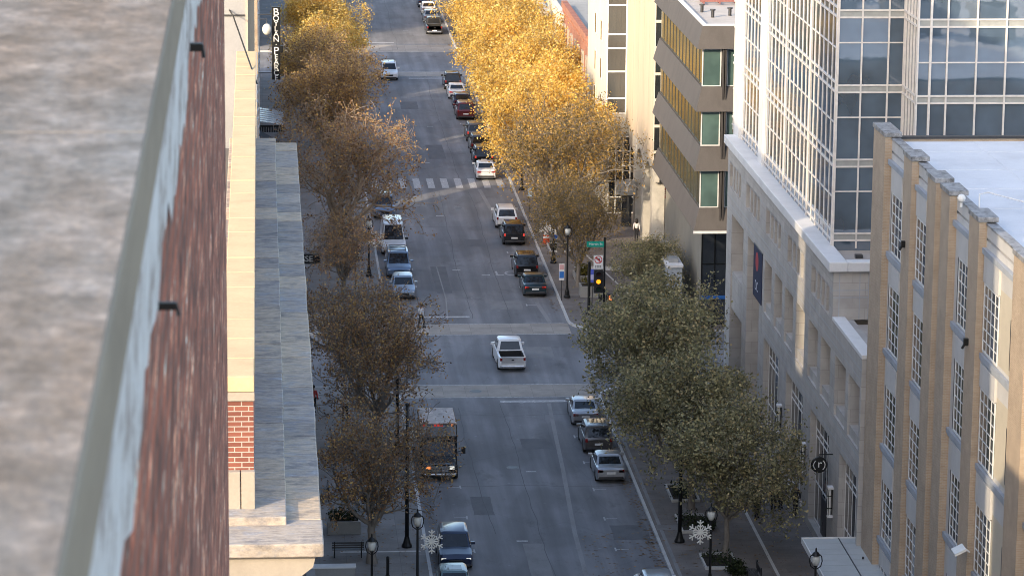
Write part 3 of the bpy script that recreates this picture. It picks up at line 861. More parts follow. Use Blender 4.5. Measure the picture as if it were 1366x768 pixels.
    # street face: closely set projecting fins
    y = ty + .1; k = 0
    while y < 225.4:
        wide = (k % 6 == 0)
        dd = .09 if wide else .045
        G.box(tx - dd, tx - .002, y - (.09 if wide else .04), y + (.09 if wide else .04), 17.0, top); y += 1.5; k += 1
    for z in lev:
        for dz in (.1, .62): G.box(tx - .075, tx - .003, ty + .02, 225.4, z + dz, z + dz + .1)
    for z in lev: G.box(tx - .04, tx - .0035, ty + .02, 225.4, z + 2.55, z + 2.63)
    G.build('street_mullions', M['mull'], t, shift=S)
    # two stone piers in the street face near the far end
    for a, b in ((210.6, 212.3), (221.2, 223.6)): MB().box(tx - .2, tx - .001, a, b, 16.9, top).build('stone_pier', M['stonecap'], t, shift=S)
    G = MB()
    for x in (tx - .02, 33.25, 34.75, 35.62): G.box(x, x + .09, ty - .09, ty - .002, 16.9, top)
    for z in lev:
        for dz in (.1, .5): G.box(tx - .02, 35.7, ty - .08, ty - .003, z + dz, z + dz + .09)
        G.box(tx - .02, 35.7, ty - .06, ty - .0035, z + 2.9, z + 2.97)
    G.build('end_mullions', M['mull'], t, shift=S)
    for z in lev: MB().box(tx - .01, 35.7, ty - .03, ty - .001, z + .19, z + .5).build('spandrel_band', M['spandrel'], t, shift=S)
    G = MB()
    for k in range(5): G.box(35.6, 35.698, 180.6 + k*.85, 180.68 + k*.85, 16.9, top)
    for z in lev:
        for dz in (.1, .5): G.box(35.58, 35.697, 180.5, ty - .1, z + dz, z + dz + .09)
    x = 35.62
    while x < 61:
        G.box(x, x + .09, 180.38, 180.498, 16.9, top); x += 1.62
    G.box(36.3, 36.42, 180.37, 180.497, 16.9, top)
    for z in lev:
        for dz in (.1, .5): G.box(35.62, 62, 180.4, 180.497, z + dz, z + dz + .09)
        G.box(35.62, 62, 180.42, 180.4965, z + 2.35, z + 2.42)
    G.build('wing_mullions', M['mull'], t, shift=S)
    for z in lev: MB().box(35.63, 62, 180.47, 180.4985, z + .19, z + .5).build('spandrel_band', M['spandrel'], t, shift=S)
    # lower window blinds line
    return t
podium_building()
# wall sconces, round sign, banner
def sconce(y, label):
    t = thing('wall_lantern', label, 'wall lamp', (31.3, y, 3.0), 0, 'wall lanterns on the stone piers')
    mb = MB(); mb.box(-.3, 0, -.22, .22, 1.62, 1.75).box(-.3, 0, -.22, .22, 0, .13)
    mb.build('bracket', M['stonecap'], t)
    MB().lathe([(.13,.13),(.13,1.62)], 10, (-.17,0,0)).build('lamp_tube', plain('frosted_lamp_glass', (.6,.6,.58), .3), t)
    mb = MB()
    for k in range(6):
        a = 2*PI*k/6; mb.tube([(-.17+.15*math.cos(a), .15*math.sin(a), .13), (-.17+.15*math.cos(a), .15*math.sin(a), 1.62)], .018, 5)
    for z in (.5, 1.2): mb.lathe([(.16,z),(.16,z+.05)], 10, (-.17,0,0))
    mb.build('cage', M['black'], t)
sconce(178.25, 'wall lantern on the stone pier nearest the white canopy')
sconce(187.8, 'wall lantern on the stone pier beyond the round black sign')
sconce(197.0, 'wall lantern on the farthest visible stone pier of the shop front')
t = thing('round_sign', 'round black hanging sign with a white letter r and two white arcs', 'sign', (30.55, 178.6, 5.9))
MB().lathe([(.42,-.08),(.46,-.05),(.46,.05),(.42,.08)], 28, axis='y').build('disc', M['black'], t)
o = text_mesh('r', .64, M['white'], 'letter', t); o.rotation_euler = (PI/2,0,0); o.location = (.02, -.095, .06)
mb = MB()
for a0 in (-.9, PI-.9):
    pts = [(.32*math.cos(a0+1.8*i/10), -.09, .32*math.sin(a0+1.8*i/10)) for i in range(11)]
    mb.tube(pts, .025, 5)
mb.build('arc', M['white'], t)
MB().tube([(0,0,.46),(0,0,.58),(.75,0,.58)], .03).build('bracket', M['black'], t)
M['navy'] = plain('navy_cloth', (.012, .02, .06), .8)
t = thing('banner', 'vertical navy banner with a red emblem hung in the stone building opening', 'banner', (31.1, 207.9, 9.1))
MB().box(.15,.19,-1.9,1.7,-.2,3.1).build('cloth', M['navy'], t)
mb = MB().lathe([(.62,.147),(.62,.1498)], 20, (0,.2,2.2), axis='x'); mb.build('emblem', plain('banner_red', (.4,.05,.06), .8), t)
o = text_mesh('DC', .9, plain('banner_white', (.5,.52,.6), .8), 'lettering', t, .004); o.rotation_euler = (PI/2,0,-PI/2); o.location = (.145, .2, .6)
MB().tube([(.17,-2.0,3.12),(.17,1.8,3.12)], .03).build('rod', M['dgrey'], t)

# flat entrance canopy by the buff building
M['canopy'] = surf('pale_canopy_panel', (.46, .48, .48), .6, .12, .7)
t = thing('entrance_canopy', 'flat pale panelled canopy projecting over the pavement at the buff brick building', 'canopy', (30, 166, 0))
mb = MB()
yy = 160.0
while yy < 172.0:
    mb.box(-1.35, 1.86, yy - 166 + .01, yy - 166 + .98, 3.42, 3.6); yy += 1.0
mb.build('panel', M['canopy'], t)
MB().box(-1.42, -1.352, -6, 6.05, 3.35, 3.66).box(-1.352, 1.86, 6.0, 6.06, 3.35, 3.66).build('edge_trim', M['white'], t)
MB().box(.55, .6, -6, 5.98, 3.602, 3.64).build('seam', M['dgrey'], t)
mb = MB(); mb.box(-1.1, -.95, -5.5, 5.9, 3.2, 3.418); mb.build('beam', M['dgrey'], t)
mb = MB().lathe([(.06,3.64),(.06,3.75)], 8, (1.2, 2, 0)); mb.build('fixture', M['dgrey'], t)

# grey building with flared spandrel bands
M['gstone'] = surf('brown_grey_panel', (.088, .08, .078), .7, .22, .9, (1, 1, .5))
M['gglass'] = glass('bronze_glass', (.055, .068, .052), .12, .3, .0)
M['gglass2'] = glass('green_tinted_glass', (.09, .15, .14), .04, .9, .02)
M['bronze'] = plain('bronze_frame', (.075, .07, .06), .4, .3)
M['fin'] = plain('dark_bronze_fin', (.05, .046, .046), .5)
def grey_building():
    t = thing('banded_office_building', 'brown grey office building with flared bands between rows of bronze windows', 'building', (42, 250, 0))
    S = (-42, -250, 0)
    x0, y0, y1 = 31.3, 237.0, 263.0
    fl = .42
    MB().box(x0 + .35, 60, y0 + .35, y1 - .35, 7.6, 22.2).build('wall', M['fin'], t, shift=S)
    bands = [(20.9, 22.5), (16.4, 18.1), (12.1, 13.8), (7.75, 9.3)]
    for zb, zt in bands:
        mb = MB()
        xi, yi, ya = x0, y0, y1
        xo, yo, yb = x0 - fl, y0 - fl, y1 + fl
        # outer flared skin
        mb.poly([(xo, yb, zb), (xo, yo, zb), (xi, yi, zt), (xi, ya, zt)])
        mb.poly([(xo, yo, zb), (60, yo, zb), (60, yi, zt), (xi, yi, zt)])
        mb.poly([(60, yb, zb), (xo, yb, zb), (xi, ya, zt), (60, ya, zt)])
        # soffit and sill
        mb.poly([(xo, yo, zb), (xo, yb, zb), (xi + .36, y1 - .4, zb - .02), (xi + .36, y0 + .36, zb - .02)])
        mb.poly([(xo, yo, zb), (xi + .36, y0 + .36, zb - .02), (60, y0 + .36, zb - .02), (60, yo, zb)])
        mb.poly([(xi, yi, zt), (xi, ya, zt), (xi + .36, y1 - .4, zt + .02), (xi + .36, y0 + .36, zt + .02)])
        mb.poly([(xi, yi, zt), (xi + .36, y0 + .36, zt + .02), (60, y0 + .36, zt + .02), (60, yi, zt)])
        mb.build('spandrel_band', M['gstone'], t, shift=S)
    rows = [(18.14, 20.85), (13.84, 16.35), (9.34, 12.05)]
    for z0, z1 in rows:
        n = 13; w = (y1 - y0 - .4) / n
        for k in range(n):
            a = y0 + .12 + k * w
            f = MB(); f.box(x0 + .06, x0 + .12, a, a + .07, z0, z1).box(x0 + .06, x0 + .12, a + .07, a + w, z0, z0 + .06).box(x0 + .06, x0 + .12, a + .07, a + w, z1 - .06, z1)
            fo = f.build('window', M['bronze'], t, shift=S)
            MB().box(x0 + .1, x0 + .14, a + .07, a + w, z0 + .06, z1 - .06).build('pane', M['gglass'], fo, shift=S)
        # camera side windows with dark fin pairs
        xs = [(31.32, 32.7), (33.1, 34.5), (34.9, 36.3), (36.7, 38.1), (38.5, 39.9)]
        for a, b in xs:
            f = MB(); f.box(a, a + .08, y0 + .1, y0 + .2, z0, z1).box(b - .08, b, y0 + .1, y0 + .2, z0, z1).box(a + .08, b - .08, y0 + .1, y0 + .2, z0, z0 + .08).box(a + .08, b - .08, y0 + .1, y0 + .2, z1 - .08, z1)
            fo = f.build('window', M['frame'], t, shift=S)
            MB().box(a + .08, b - .08, y0 + .15, y0 + .19, z0 + .08, z1 - .08).build('pane', M['gglass2'], fo, shift=S)
        for a in (32.75, 32.93, 34.55, 34.73, 36.35, 36.53, 38.15, 38.33): MB().box(a, a + .11, y0 - .25, y0 + .2, z0 - .9, z1).build('fin', M['fin'], t, shift=S)
    MB().box(x0 + .3, 60, y0 + .3, y1 - .3, 22.25, 22.32).build('roof', surf('sunlit_gravel_roof', (.5,.46,.42), .9, .2, .7), t, shift=S)
    mb = MB(); mb.box(x0 + .0, 60, y0 + .0, y0 + .28, 22.5, 22.62).box(x0, x0 + .28, y0 + .28, y1, 22.5, 22.62)
    mb.build('roof_edge', M['stonecap'], t, shift=S)
    # ground floor: recessed glass and a pale wall
    MB().box(34.0, 60, 238.4, 262, .13, 7.58).build('ground_floor_wall', surf('pale_olive_wall', (.3,.28,.24), .8, .12, .6), t, shift=S)
    mb = MB(); mb.box(x0 - .45, 60, y0 - .46, y0 - .42, 7.55, 7.74); mb.build('soffit_trim', M['stonecap'], t, shift=S)
    MB().box(31.9, 33.998, 239.9, 262, .13, 7.58).build('lobby_wall', surf('lobby_wall', (.26,.245,.21), .8, .12, .6), t, shift=S)
    fo = MB()
    for x in (31.9, 32.85, 33.9): fo.box(x, x + .1, 239.78, 239.9, .13, 7.5)
    for z in (.13, 2.0, 4.6, 7.4): fo.box(31.9, 34, 239.8, 239.9, z, z + .09)
    fo = fo.build('lobby_window', M['black'], t, shift=S)
    MB().box(31.95, 34, 239.85, 239.89, .2, 7.45).build('pane', M['sfglass'], fo, shift=S)
    MB().box(31.9, 34, 239.7, 239.78, 2.05, 2.3).build('blue_band', plain('blue_sign_band', (.02,.13,.45), .5), t, shift=S)
    # roof plant
    return t
grey_building()
t = thing('roof_pipework', 'red and grey roof pipes on the sunlit roof of the banded office building', 'roof equipment', (33.4, 250, 22.33))
mb = MB()
for k in range(4): mb.box(-.6, 3, k*.9, k*.9+.12, .25, .37)
for k in range(3): mb.box(-.4+k*1.2, -.28+k*1.2, 0, 2.8, .12, .24)
mb.build('pipe', plain('red_brown_pipe', (.25,.1,.09), .7), t)
mb = MB()
for x, y in ((-1, -4), (-.6, -7), (.8, -6)): mb.lathe([(.12,0),(.12,.5),(.2,.5),(.2,.6)], 8, (x,y,0))
mb.build('vent', M['dgrey'], t)

# cream buildings further along the right
M['cream'] = surf('cream_stone', (.56, .46, .34), .8, .14, .5, (1, 1, .15))
M['creamw'] = surf('white_stone', (.62, .58, .5), .8, .08, .5, (1, 1, .3))
M['marble'] = surf('pale_pier_stone', (.5, .48, .44), .6, .3, .9)
def cream_building():
    t = thing('cream_office_building', 'cream stone office building with a tall dark glazed strip and a glass entrance bay', 'building', (42, 280, 0))
    S = (-42, -280, 0)
    h = 27
    MB().box(31.12, 60, 264.6, 284.6, 7.9, h).build('wall', M['cream'], t, shift=S)
    mb = MB()
    for y in (268.2, 272.0, 275.8, 279.6): mb.box(31.105, 31.119, y, y + .05, 7.9, h)
    mb.build('panel_joint', M['limestone'], t, shift=S)
    # near dark strip facing the camera
    f = MB()
    for z in [8.6 + 2.1*k for k in range(9)]: f.box(31.2, 31.95, 264.5, 264.59, z, z + .22)
    f.box(31.95, 32.3, 264.48, 264.59, 7.9, h).box(31.12, 31.2, 264.5, 264.59, 7.9, h)
    f = f.build('window_strip', M['creamw'], t, shift=S)
    MB().box(31.2, 31.95, 264.55, 264.595, 7.9, h).build('pane', M['dglass'], f, shift=S)
    # projecting white wing with a camera facing glazed strip
    MB().box(29.35, 60, 284.65, 301.2, 6.9, h).build('wing_wall', M['creamw'], t, shift=S)
    f = MB(); f.box(29.35, 29.47, 284.55, 284.64, 8.6, h).box(31.0, 31.11, 284.55, 284.64, 8.6, h)
    for z in (8.6, 9.9, 12.2, 14.2, 15.4, 17.9, 19.2, 21.4): f.box(29.47, 31.0, 284.56, 284.64, z, z + .14)
    f = f.build('window_strip', M['white'], t, shift=S)
    MB().box(29.47, 31.0, 284.6, 284.645, 8.6, h).build('pane', M['dglass'], f, shift=S)
    MB().box(29.85, 30.55, 284.6, 284.645, 6.95, 8.1).build('vent_grille', M['spandrel'], t, shift=S)
    # street windows of the white wing
    for y in (288.2, 293.2):
        for z in (7.9, 11.0, 14.3):
            f = MB(); f.box(29.28, 29.348, y, y + .12, z, z + 1.9).box(29.28, 29.348, y + 1.3, y + 1.42, z, z + 1.9).box(29.28, 29.348, y + .12, y + 1.3, z, z + .1).box(29.28, 29.348, y + .12, y + 1.3, z + 1.8, z + 1.9)
            f = f.build('window', M['creamw'], t, shift=S)
            MB().box(29.3, 29.347, y + .12, y + 1.3, z + .1, z + 1.8).build('pane', M['dglass'], f, shift=S)
    # glazed entrance bay below
    f = MB()
    for k in range(5): f.box(29.5 + k*.62, 29.6 + k*.62, 283.6, 283.7, .13, 6.85)
    for z in (.13, 1.5, 2.9, 4.2, 5.5, 6.75): f.box(29.5, 32.1, 283.61, 283.7, z, z + .1)
    f.box(29.4, 29.5, 283.6, 301, 6.7, 6.85)
    f = f.build('entrance_glazing', M['white'], t, shift=S)
    MB().box(29.55, 32.1, 283.66, 284.4, .13, 6.85).build('pane', M['sfglass'], f, shift=S)
    MB().box(29.36, 34, 284.66, 301, .13, 6.88).build('lower_wall', M['creamw'], t, shift=S)
    # arcade under the cream block
    for y in (265.2, 271.4, 277.6):
        p = MB(); p.box(31.2, 32.2, y, y + 1.5, .13, 7.88); p.build('pier', M['marble'], t, shift=S)
    mb = MB(); mb.prism([(264.7,7.88),(264.7,6.2),(266.9,6.2),(268,6.9),(269.2,7.2),(270.4,6.9),(271.3,6.2),(273,6.2),(274.2,6.9),(275.3,7.2),(276.4,6.9),(277.5,6.2),(284,6.2),(284,7.88)], 'x', 31.3, 31.7)
    mb.build('arch_beam', M['marble'], t, shift=S)
    MB().box(37, 60, 264.6, 284.4, .13, 7.88).build('arcade_wall', M['marble'], t, shift=S)
    return t
cream_building()
# arcade furniture
t = thing('pylon_sign', 'tall pale pylon with a red square panel under the cream building', 'sign', (33.2, 274.4, .13))
MB().box(-.6,.6,-.3,.3,0,.25).box(-.48,.48,-.2,.2,.25,4.3).build('body', M['white'], t, bevel=.02)
MB().box(-.4,.4,-.215,-.202,3.0,3.95).build('red_panel', plain('red_sign_panel', (.6,.05,.05), .5), t)
o = text_mesh('BB', .5, M['white'], 'lettering', t, .003); o.rotation_euler = (PI/2,0,0); o.location = (0,-.22,3.48)
t = thing('black_column', 'slim black column in front of the pale pylon sign', 'column', (32.4, 273.2, .13))
MB().lathe([(.3,0),(.3,.3),(.2,.32),(.2,6.0),(.28,6.05)], 14).build('shaft', M['black'], t)
t = thing('projecting_sign', 'pale projecting sign with a white arrow shaped letter Y by the glazed entrance', 'sign', (30.4, 277.5, 3.4))
MB().box(-.8,.9,-.1,.1,-.55,.75).build('panel', plain('silver_sign_panel', (.42,.42,.41), .4, .3), t, bevel=.03)
o = text_mesh('Y', 1.3, M['white'], 'letter', t, .01); o.rotation_euler = (PI/2,0,0); o.location = (.1,-.12,.1)
MB().box(.9, 1.0,-.05,.05,-.1,.1).build('bracket', M['black'], t)
t = thing('glass_column', 'dark glazed column beneath the silver projecting sign', 'column', (30.5, 277.8, .13))
MB().box(-.42,.42,-.3,.3,0,2.6).build('shaft', M['sfglass'], t); MB().box(-.5,.5,-.38,.38,2.6,2.72).build('cap', M['dgrey'], t)

def shop_front(name, label, x0, y0, y1, h, mat, cat='building', nwin=4, rows=3):
    t = thing(name, label, cat, (x0 + 10, (y0+y1)/2, 0)); S = (-x0 - 10, -(y0+y1)/2, 0)
    MB().box(x0, x0 + 24, y0, y1, 0, h - .6).build('wall', mat, t, shift=S)
    mb = MB(); mb.box(x0 - .25, x0 + .3, y0, y1, h - .6, h).box(x0 + .3, x0 + 24, y0, y0 + .3, h - .6, h - .1); mb.build('cornice', mat, t, shift=S)
    k = y0 + .3
    while k < y1 - .3: MB().box(x0 - .2, x0 - .002, k, k + .25, h - 1.0, h - .62).build('corbel', mat, t, shift=S); k += .8
    MB().box(x0 + .3, x0 + 24, y0 + .3, y1, h - .55, h - .5).build('roof', M['roof'], t, shift=S)
    w = (y1 - y0) / nwin
    for r in range(rows):
        for k in range(nwin):
            a = y0 + (k + .5)*w - .55; z = 4.6 + r * (h - 6) / rows
            hh = (h - 6) / rows * .62
            f = MB(); f.box(x0 - .1, x0 - .002, a - .1, a, z, z + hh).box(x0 - .1, x0 - .002, a + 1.1, a + 1.2, z, z + hh).box(x0 - .14, x0 - .002, a - .1, a + 1.2, z + hh, z + hh + .25).box(x0 - .16, x0 - .002, a - .15, a + 1.25, z - .15, z)
            f = f.build('window', M['limestone'], t, shift=S)
            MB().box(x0 - .04, x0 - .002, a, a + 1.1, z, z + hh).build('pane', M['dglass'], f, shift=S)
    MB().box(x0 - .05, x0 - .002, y0 + .5, y1 - .5, .2, 3.4).build('shop_window', M['sfglass'], t, shift=S)
    return t
M['rbrick'] = brick('orange_red_brick', (.42, .15, .085), (.32, .11, .07), (.42, .3, .24))
shop_front('red_brick_building', 'narrow orange red brick building with corbelled cornice behind the golden trees', 29.5, 301.4, 327.4, 13.0, M['rbrick'], nwin=7)
shop_front('white_building', 'white painted building with dark windows beyond the red brick one', 29.5, 327.5, 346, 11.6, M['creamw'], nwin=4)
shop_front('far_shop', 'far cream shop hidden behind the golden trees near the far intersection', 29.5, 346.1, 363, 9.5, M['cream'], nwin=4, rows=2)
shop_front('far_shop', 'farthest tan shop on the right beyond the far intersection', 29.5, 389, 440, 11, M['ltan'], nwin=8, rows=2)
t = thing('roof_plant', 'small dark roof plant box on the red brick building', 'roof equipment', (31.2, 306, 12.5))
MB().box(-.6,.8,-1.5,1.5,0,1.3).build('casing', M['dgrey'], t, bevel=.04)
mb = MB()
for k in range(4): mb.box(-.55,.75,-1.3+k*.7,-.9+k*.7,1.302,1.36)
mb.build('grille', M['ac'], t)
# ------------------------------------------------------------------ street furniture
def lamp_post(x, y, label, h=4.75, rz=0, group='black street lamps along the pavements'):
    t = thing('street_lamp', label, 'street lamp', (x, y, .13), rz, group)
    MB().lathe([(.26,0),(.26,.12),(.2,.2),(.17,.5),(.12,.62),(.1,.8),(.085,.95)], 12).build('base', M['black'], t)
    hp = h - .75
    MB().lathe([(.075,.95),(.06,hp),(.1,hp+.02),(.1,hp+.08)], 10).build('post', M['black'], t)
    MB().lathe([(.13,hp+.1),(.2,hp+.28),(.22,hp+.5),(.12,hp+.62)], 12).build('lantern_glass', M['lampglass'], t, smooth=True)
    mb = MB()
    mb.lathe([(.14,hp+.6),(.24,hp+.63),(.14,hp+.78),(.05,hp+.85),(.04,hp+1.0),(.005,hp+1.05)], 12)
    mb.build('lantern_cap', M['black'], t)
    mb = MB()
    for s in (-1, 1):
        mb.tube([(s*.06,0,hp-.1),(s*.26,0,hp+.05),(s*.33,0,hp+.32),(s*.3,0,hp+.55),(s*.22,0,hp+.66)], .03, 6)
    mb.build('yoke', M['black'], t)
    return t
M['lampglass'] = plain('opal_lantern_glass', (.62, .62, .58), .25)
M['flake'] = plain('snowflake_white', (.72, .70, .64), .5)
lamp_post(24.0, 174.2, 'black street lamp carrying a snowflake, near the front right tree', 4.6)
lamp_post(8.1, 173.2, 'black twin yoke street lamp at the left kerb carrying a white snowflake', 4.75)
lamp_post(5.6, 171.2, 'black street lamp beside the left tree trunk at the bottom edge', 4.0)
lamp_post(28.2, 165, 'black street lamp standing left of the pale entrance canopy', 4.75)
lamp_post(22.98, 249.5, 'black street lamp between the parking sign and the stone planter box', 5.5)
lamp_post(23.05, 262.5, 'black street lamp beside the orange barrel, carrying a snowflake', 4.2)
lamp_post(6.4, 258.5, 'black street lamp by the regulatory sign under the left trees', 4.8)
lamp_post(8.2, 257.8, 'black street lamp with a coloured snowflake at the left kerb', 4.6)
lamp_post(23.0, 295, 'black street lamp at the right kerb near the zebra crossing', 4.8)
lamp_post(23.0, 324, 'black street lamp beside the blue banner at the right kerb', 4.8)
lamp_post(22.9, 398, 'far black street lamp at the right kerb beyond the far intersection', 4.8)
def snowflake(x, y, z, r, label, red=False):
    t = thing('snowflake_decoration', label, 'snowflake', (x, y, z), 0, 'snowflake decorations on the street lamps')
    for k in range(6):
        a = PI/2 + k*PI/3
        d = Vector((math.cos(a), 0, math.sin(a)))
        mb = MB(); mb.tube([d*.08*r, d*r], .062*r, 6)
        for f, l in ((.42,.26),(.7,.3)):
            for s in (-1, 1):
                b = a + s*.95; e = Vector((math.cos(b), 0, math.sin(b)))
                mb.tube([d*f*r, d*f*r + e*l*r], .055*r, 6)
        mb.build('arm', M['flake'], t)
        b = a + PI/6; e = Vector((math.cos(b), 0, math.sin(b)))
        mb = MB().tube([e*.08*r, e*.46*r], .05*r, 6).ball(tuple(e*.5*r), .07*r, 8, 5)
        mb.build('short_arm', M['flake'], t)
    MB().lathe([(.12*r,-.03),(.12*r,.03)], 12, axis='y').build('centre', plain('red_bulbs', (.8,.08,.03), .4, 0, .8) if red else M['flake'], t)
    MB().tube([(0,.04,0),(.0,.12,0),(r*1.05 if not red else -r*1.05,.12,0)], .02, 5).build('bracket', M['black'], t)
snowflake(23.4, 174.0, 3.45, .68, 'large white snowflake on the front right street lamp')
snowflake(8.85, 173.0, 3.4, .66, 'large white snowflake at the left kerb beside the dark blue car')
snowflake(22.45, 262.4, 3.0, .66, 'white snowflake on the lamp beside the orange barrel')
snowflake(8.75, 257.6, 3.1, .7, 'snowflake with a red lit centre next to the parked white van', True)
snowflake(8.9, 197.0, 3.0, .6, 'dim snowflake half hidden by branches in front of the black shuttle bus')

def tall_pole(x, y, h, label):
    t = thing('utility_pole', label, 'pole', (x, y, .13))
    MB().lathe([(.3,0),(.3,.1),(.22,.25),(.15,.5),(.13,.6)], 12).build('base', M['black'], t)
    MB().lathe([(.12,.6),(.085,h)], 10).build('shaft', M['black'], t, smooth=True)
    MB().ball((0,0,h+.05), .12, 10, 6).build('finial', M['black'], t)
tall_pole(7.97, 183.2, 8.2, 'tall slim black pole among the branches of the front left tree')
tall_pole(23.5, 183.5, 7.0, 'tall black pole with flared base in the right tree pit')
tall_pole(8.3, 205, 6.8, 'tall black pole beside the shuttle bus on the left pavement')
t = thing('bollard', 'short plain black post on the left pavement near the bottom edge', 'bollard', (6.68, 177.6, .13))
MB().lathe([(.13,0),(.13,.05),(.085,.07),(.085,1.02),(.1,1.04),(.06,1.12),(.01,1.14)], 12).build('post', M['black'], t)

# corner post, signal
t = thing('signal_post', 'plain black post with flared base at the street corner, without signs', 'post', (24.05, 243.4, .13))
MB().lathe([(.28,0),(.26,.14),(.17,.3),(.12,.4)], 12).build('base', M['black'], t)
MB().lathe([(.11,.4),(.1,4.0),(.02,4.03)], 10).build('shaft', M['black'], t)
M['green'] = plain('street_sign_green', (.0, .30, .22), .45)
M['sigface'] = plain('signal_black', (.014, .014, .015), .55)
t = thing('traffic_signal', 'corner traffic signal with amber light, pedestrian hand, turn sign and green street name', 'traffic light', (24.62, 238.0, .13))
MB().lathe([(.26,0),(.26,.12),(.17,.4),(.12,.6),(.09,.65)], 12).build('base', M['black'], t)
MB().lathe([(.08,.65),(.07,6.9),(.01,6.94)], 10).build('pole', M['black'], t)
hd = MB().box(-.78,-.12,-.28,.0,2.85,4.55).build('signal_head', M['sigface'], t, bevel=.03)
for k, (c, e) in enumerate((((.03,.006,.005),0),((1,.36,.015),1.7),((.004,.03,.018),0))):
    MB().lathe([(.165,-.30),(.165,-.285)], 16, (-.45,0,4.25-.55*k), axis='y').build('signal_lens', plain('lens_%d' % k, c, .3, 0, e), hd)
    mb = MB()
    for i in range(11):
        a0 = -.2 + (PI+.4)*i/11; a1 = -.2 + (PI+.4)*(i+1)/11; zc = 4.25-.55*k
        mb.poly([(-.45+.24*math.cos(a0),-.282,zc+.24*math.sin(a0)),(-.45+.24*math.cos(a1),-.282,zc+.24*math.sin(a1)),(-.45+.23*math.cos(a1),-.52,zc+.23*math.sin(a1)),(-.45+.23*math.cos(a0),-.52,zc+.23*math.sin(a0))])
    mb.build('visor', M['sigface'], hd)
MB().box(-.2,-.06,-.12,-.02,3.0,3.1).box(-.2,-.06,-.12,-.02,4.3,4.4).build('bracket', M['black'], t)
def turn_sign(parent, cx, y, cz, w, h):
    b = MB().box(cx-w/2, cx+w/2, y-.015, y+.015, cz-h/2, cz+h/2).build('sign_plate', M['white'], parent)
    red = plain('prohibition_red', (.5,.05,.06), .5)
    mb = MB(); r = w*.42; c = cz + h*.17
    n = 28
    for i in range(n):
        a0, a1 = 2*PI*i/n, 2*PI*(i+1)/n
        mb.poly([(cx+r*math.cos(a0),y-.018,c+r*math.sin(a0)),(cx+r*math.cos(a1),y-.018,c+r*math.sin(a1)),(cx+.78*r*math.cos(a1),y-.018,c+.78*r*math.sin(a1)),(cx+.78*r*math.cos(a0),y-.018,c+.78*r*math.sin(a0))])
    k = .12*r
    mb.poly([(cx-.62*r-k,y-.021,c+.62*r-k),(cx+.62*r-k,y-.021,c-.62*r-k),(cx+.62*r+k,y-.021,c-.62*r+k),(cx-.62*r+k,y-.021,c+.62*r+k)])
    mb.build('prohibition_ring', red, b)
    mb = MB()
    mb.poly([(cx+.1*r,y-.0195,c-.55*r),(cx+.38*r,y-.0195,c-.55*r),(cx+.38*r,y-.0195,c+.34*r),(cx+.1*r,y-.0195,c+.3*r)])
    mb.poly([(cx+.38*r,y-.0195,c+.34*r),(cx-.1*r,y-.0195,c+.34*r),(cx-.1*r,y-.0195,c+.08*r),(cx+.1*r,y-.0195,c+.08*r)])
    mb.poly([(cx-.1*r,y-.0195,c+.55*r),(cx-.58*r,y-.0195,c+.21*r),(cx-.1*r,y-.0195,c-.13*r)])
    mb.build('turn_arrow', M['sigface'], b)
    mb = MB()
    for j in range(2):
        for i in range(4): mb.box(cx-w*.36+i*w*.18, cx-w*.36+i*w*.18+w*.13, y-.019, y-.0155, cz-h*.33-j*h*.09, cz-h*.27-j*h*.09)
    mb.build('sign_lines', M['dgrey'], b)
turn_sign(t, -.46, -.06, 5.1, .68, 1.0)
MB().box(-.2,.0,-.05,-.03,5.3,5.36).build('bracket', M['black'], t)
p = MB().box(-1.32,-.02,-.03,.0,6.2,6.62).build('street_name_plate', M['green'], t)
o = text_mesh('Martin St', .27, M['white'], 'street_name', p, .002); o.rotation_euler = (PI/2,0,0); o.location = (-.67,-.035,6.41)
hd = MB().box(.12,.72,-.3,.05,2.2,2.78).build('pedestrian_head', M['sigface'], t, bevel=.03)
hand = MB(); hand.box(.32,.5,-.312,-.302,2.32,2.5)
for i, l in enumerate((.12,.16,.15,.11)): hand.box(.32+i*.047,.355+i*.047,-.312,-.302,2.5,2.5+l)
hand.box(.505,.55,-.312,-.302,2.36,2.5)
hand.build('hand_symbol', plain('lit_orange_hand', (1,.25,.06), .4, 0, 2.5), hd)
MB().box(-.42,-.14,-.2,.05,2.2,2.74).build('side_pedestrian_head', M['sigface'], t, bevel=.03)
mb = MB()
for z in (1.1,1.16,1.7,1.76,2.0): mb.lathe([(.1,z),(.1,z+.04)], 8)
mb.build('band', M['dgrey'], t)

def sign_post(x, y, h, label):
    t = thing('parking_sign', label, 'sign', (x, y, .13))
    MB().lathe([(.03,0),(.03,h)], 8).build('post', M['dgrey'], t)
    return t
t = sign_post(22.45, 248.4, 2.9, 'white and blue parking sign on a thin post in front of the teal car')
b = MB().box(-.2,.2,-.05,-.032,1.6,2.85).build('plate', M['white'], t)
MB().box(-.17,.17,-.056,-.051,1.75,2.25).build('blue_panel', plain('sign_blue', (.03,.16,.5), .5), b)
MB().box(-.17,.17,-.056,-.051,2.4,2.78).build('red_panel', plain('sign_pale_red', (.6,.35,.35), .5), b)
t = sign_post(22.65, 281.5, 2.8, 'small white and blue parking sign on the kerb beside the parked white car')
MB().box(-.2,.2,-.05,-.032,1.9,2.75).build('plate', plain('pale_blue_sign', (.35,.5,.7), .5), t)
t = sign_post(7.0, 252.8, 3.6, 'white no left turn sign on a thin post among the left trees')
turn_sign(t, 0, -.05, 3.0, .75, 1.05)
t = thing('blue_sign', 'small blue and white sign panel on a post behind the traffic signal', 'sign', (24.55, 246.0, .13))
MB().box(-.35,.35,-.03,.03,1.9,2.9).build('panel', plain('violet_blue_sign', (.08,.12,.55), .5), t)
MB().box(-.25,.25,-.04,-.031,2.1,2.5).build('white_panel', plain('sign_pale_violet', (.5,.5,.75), .5), t)
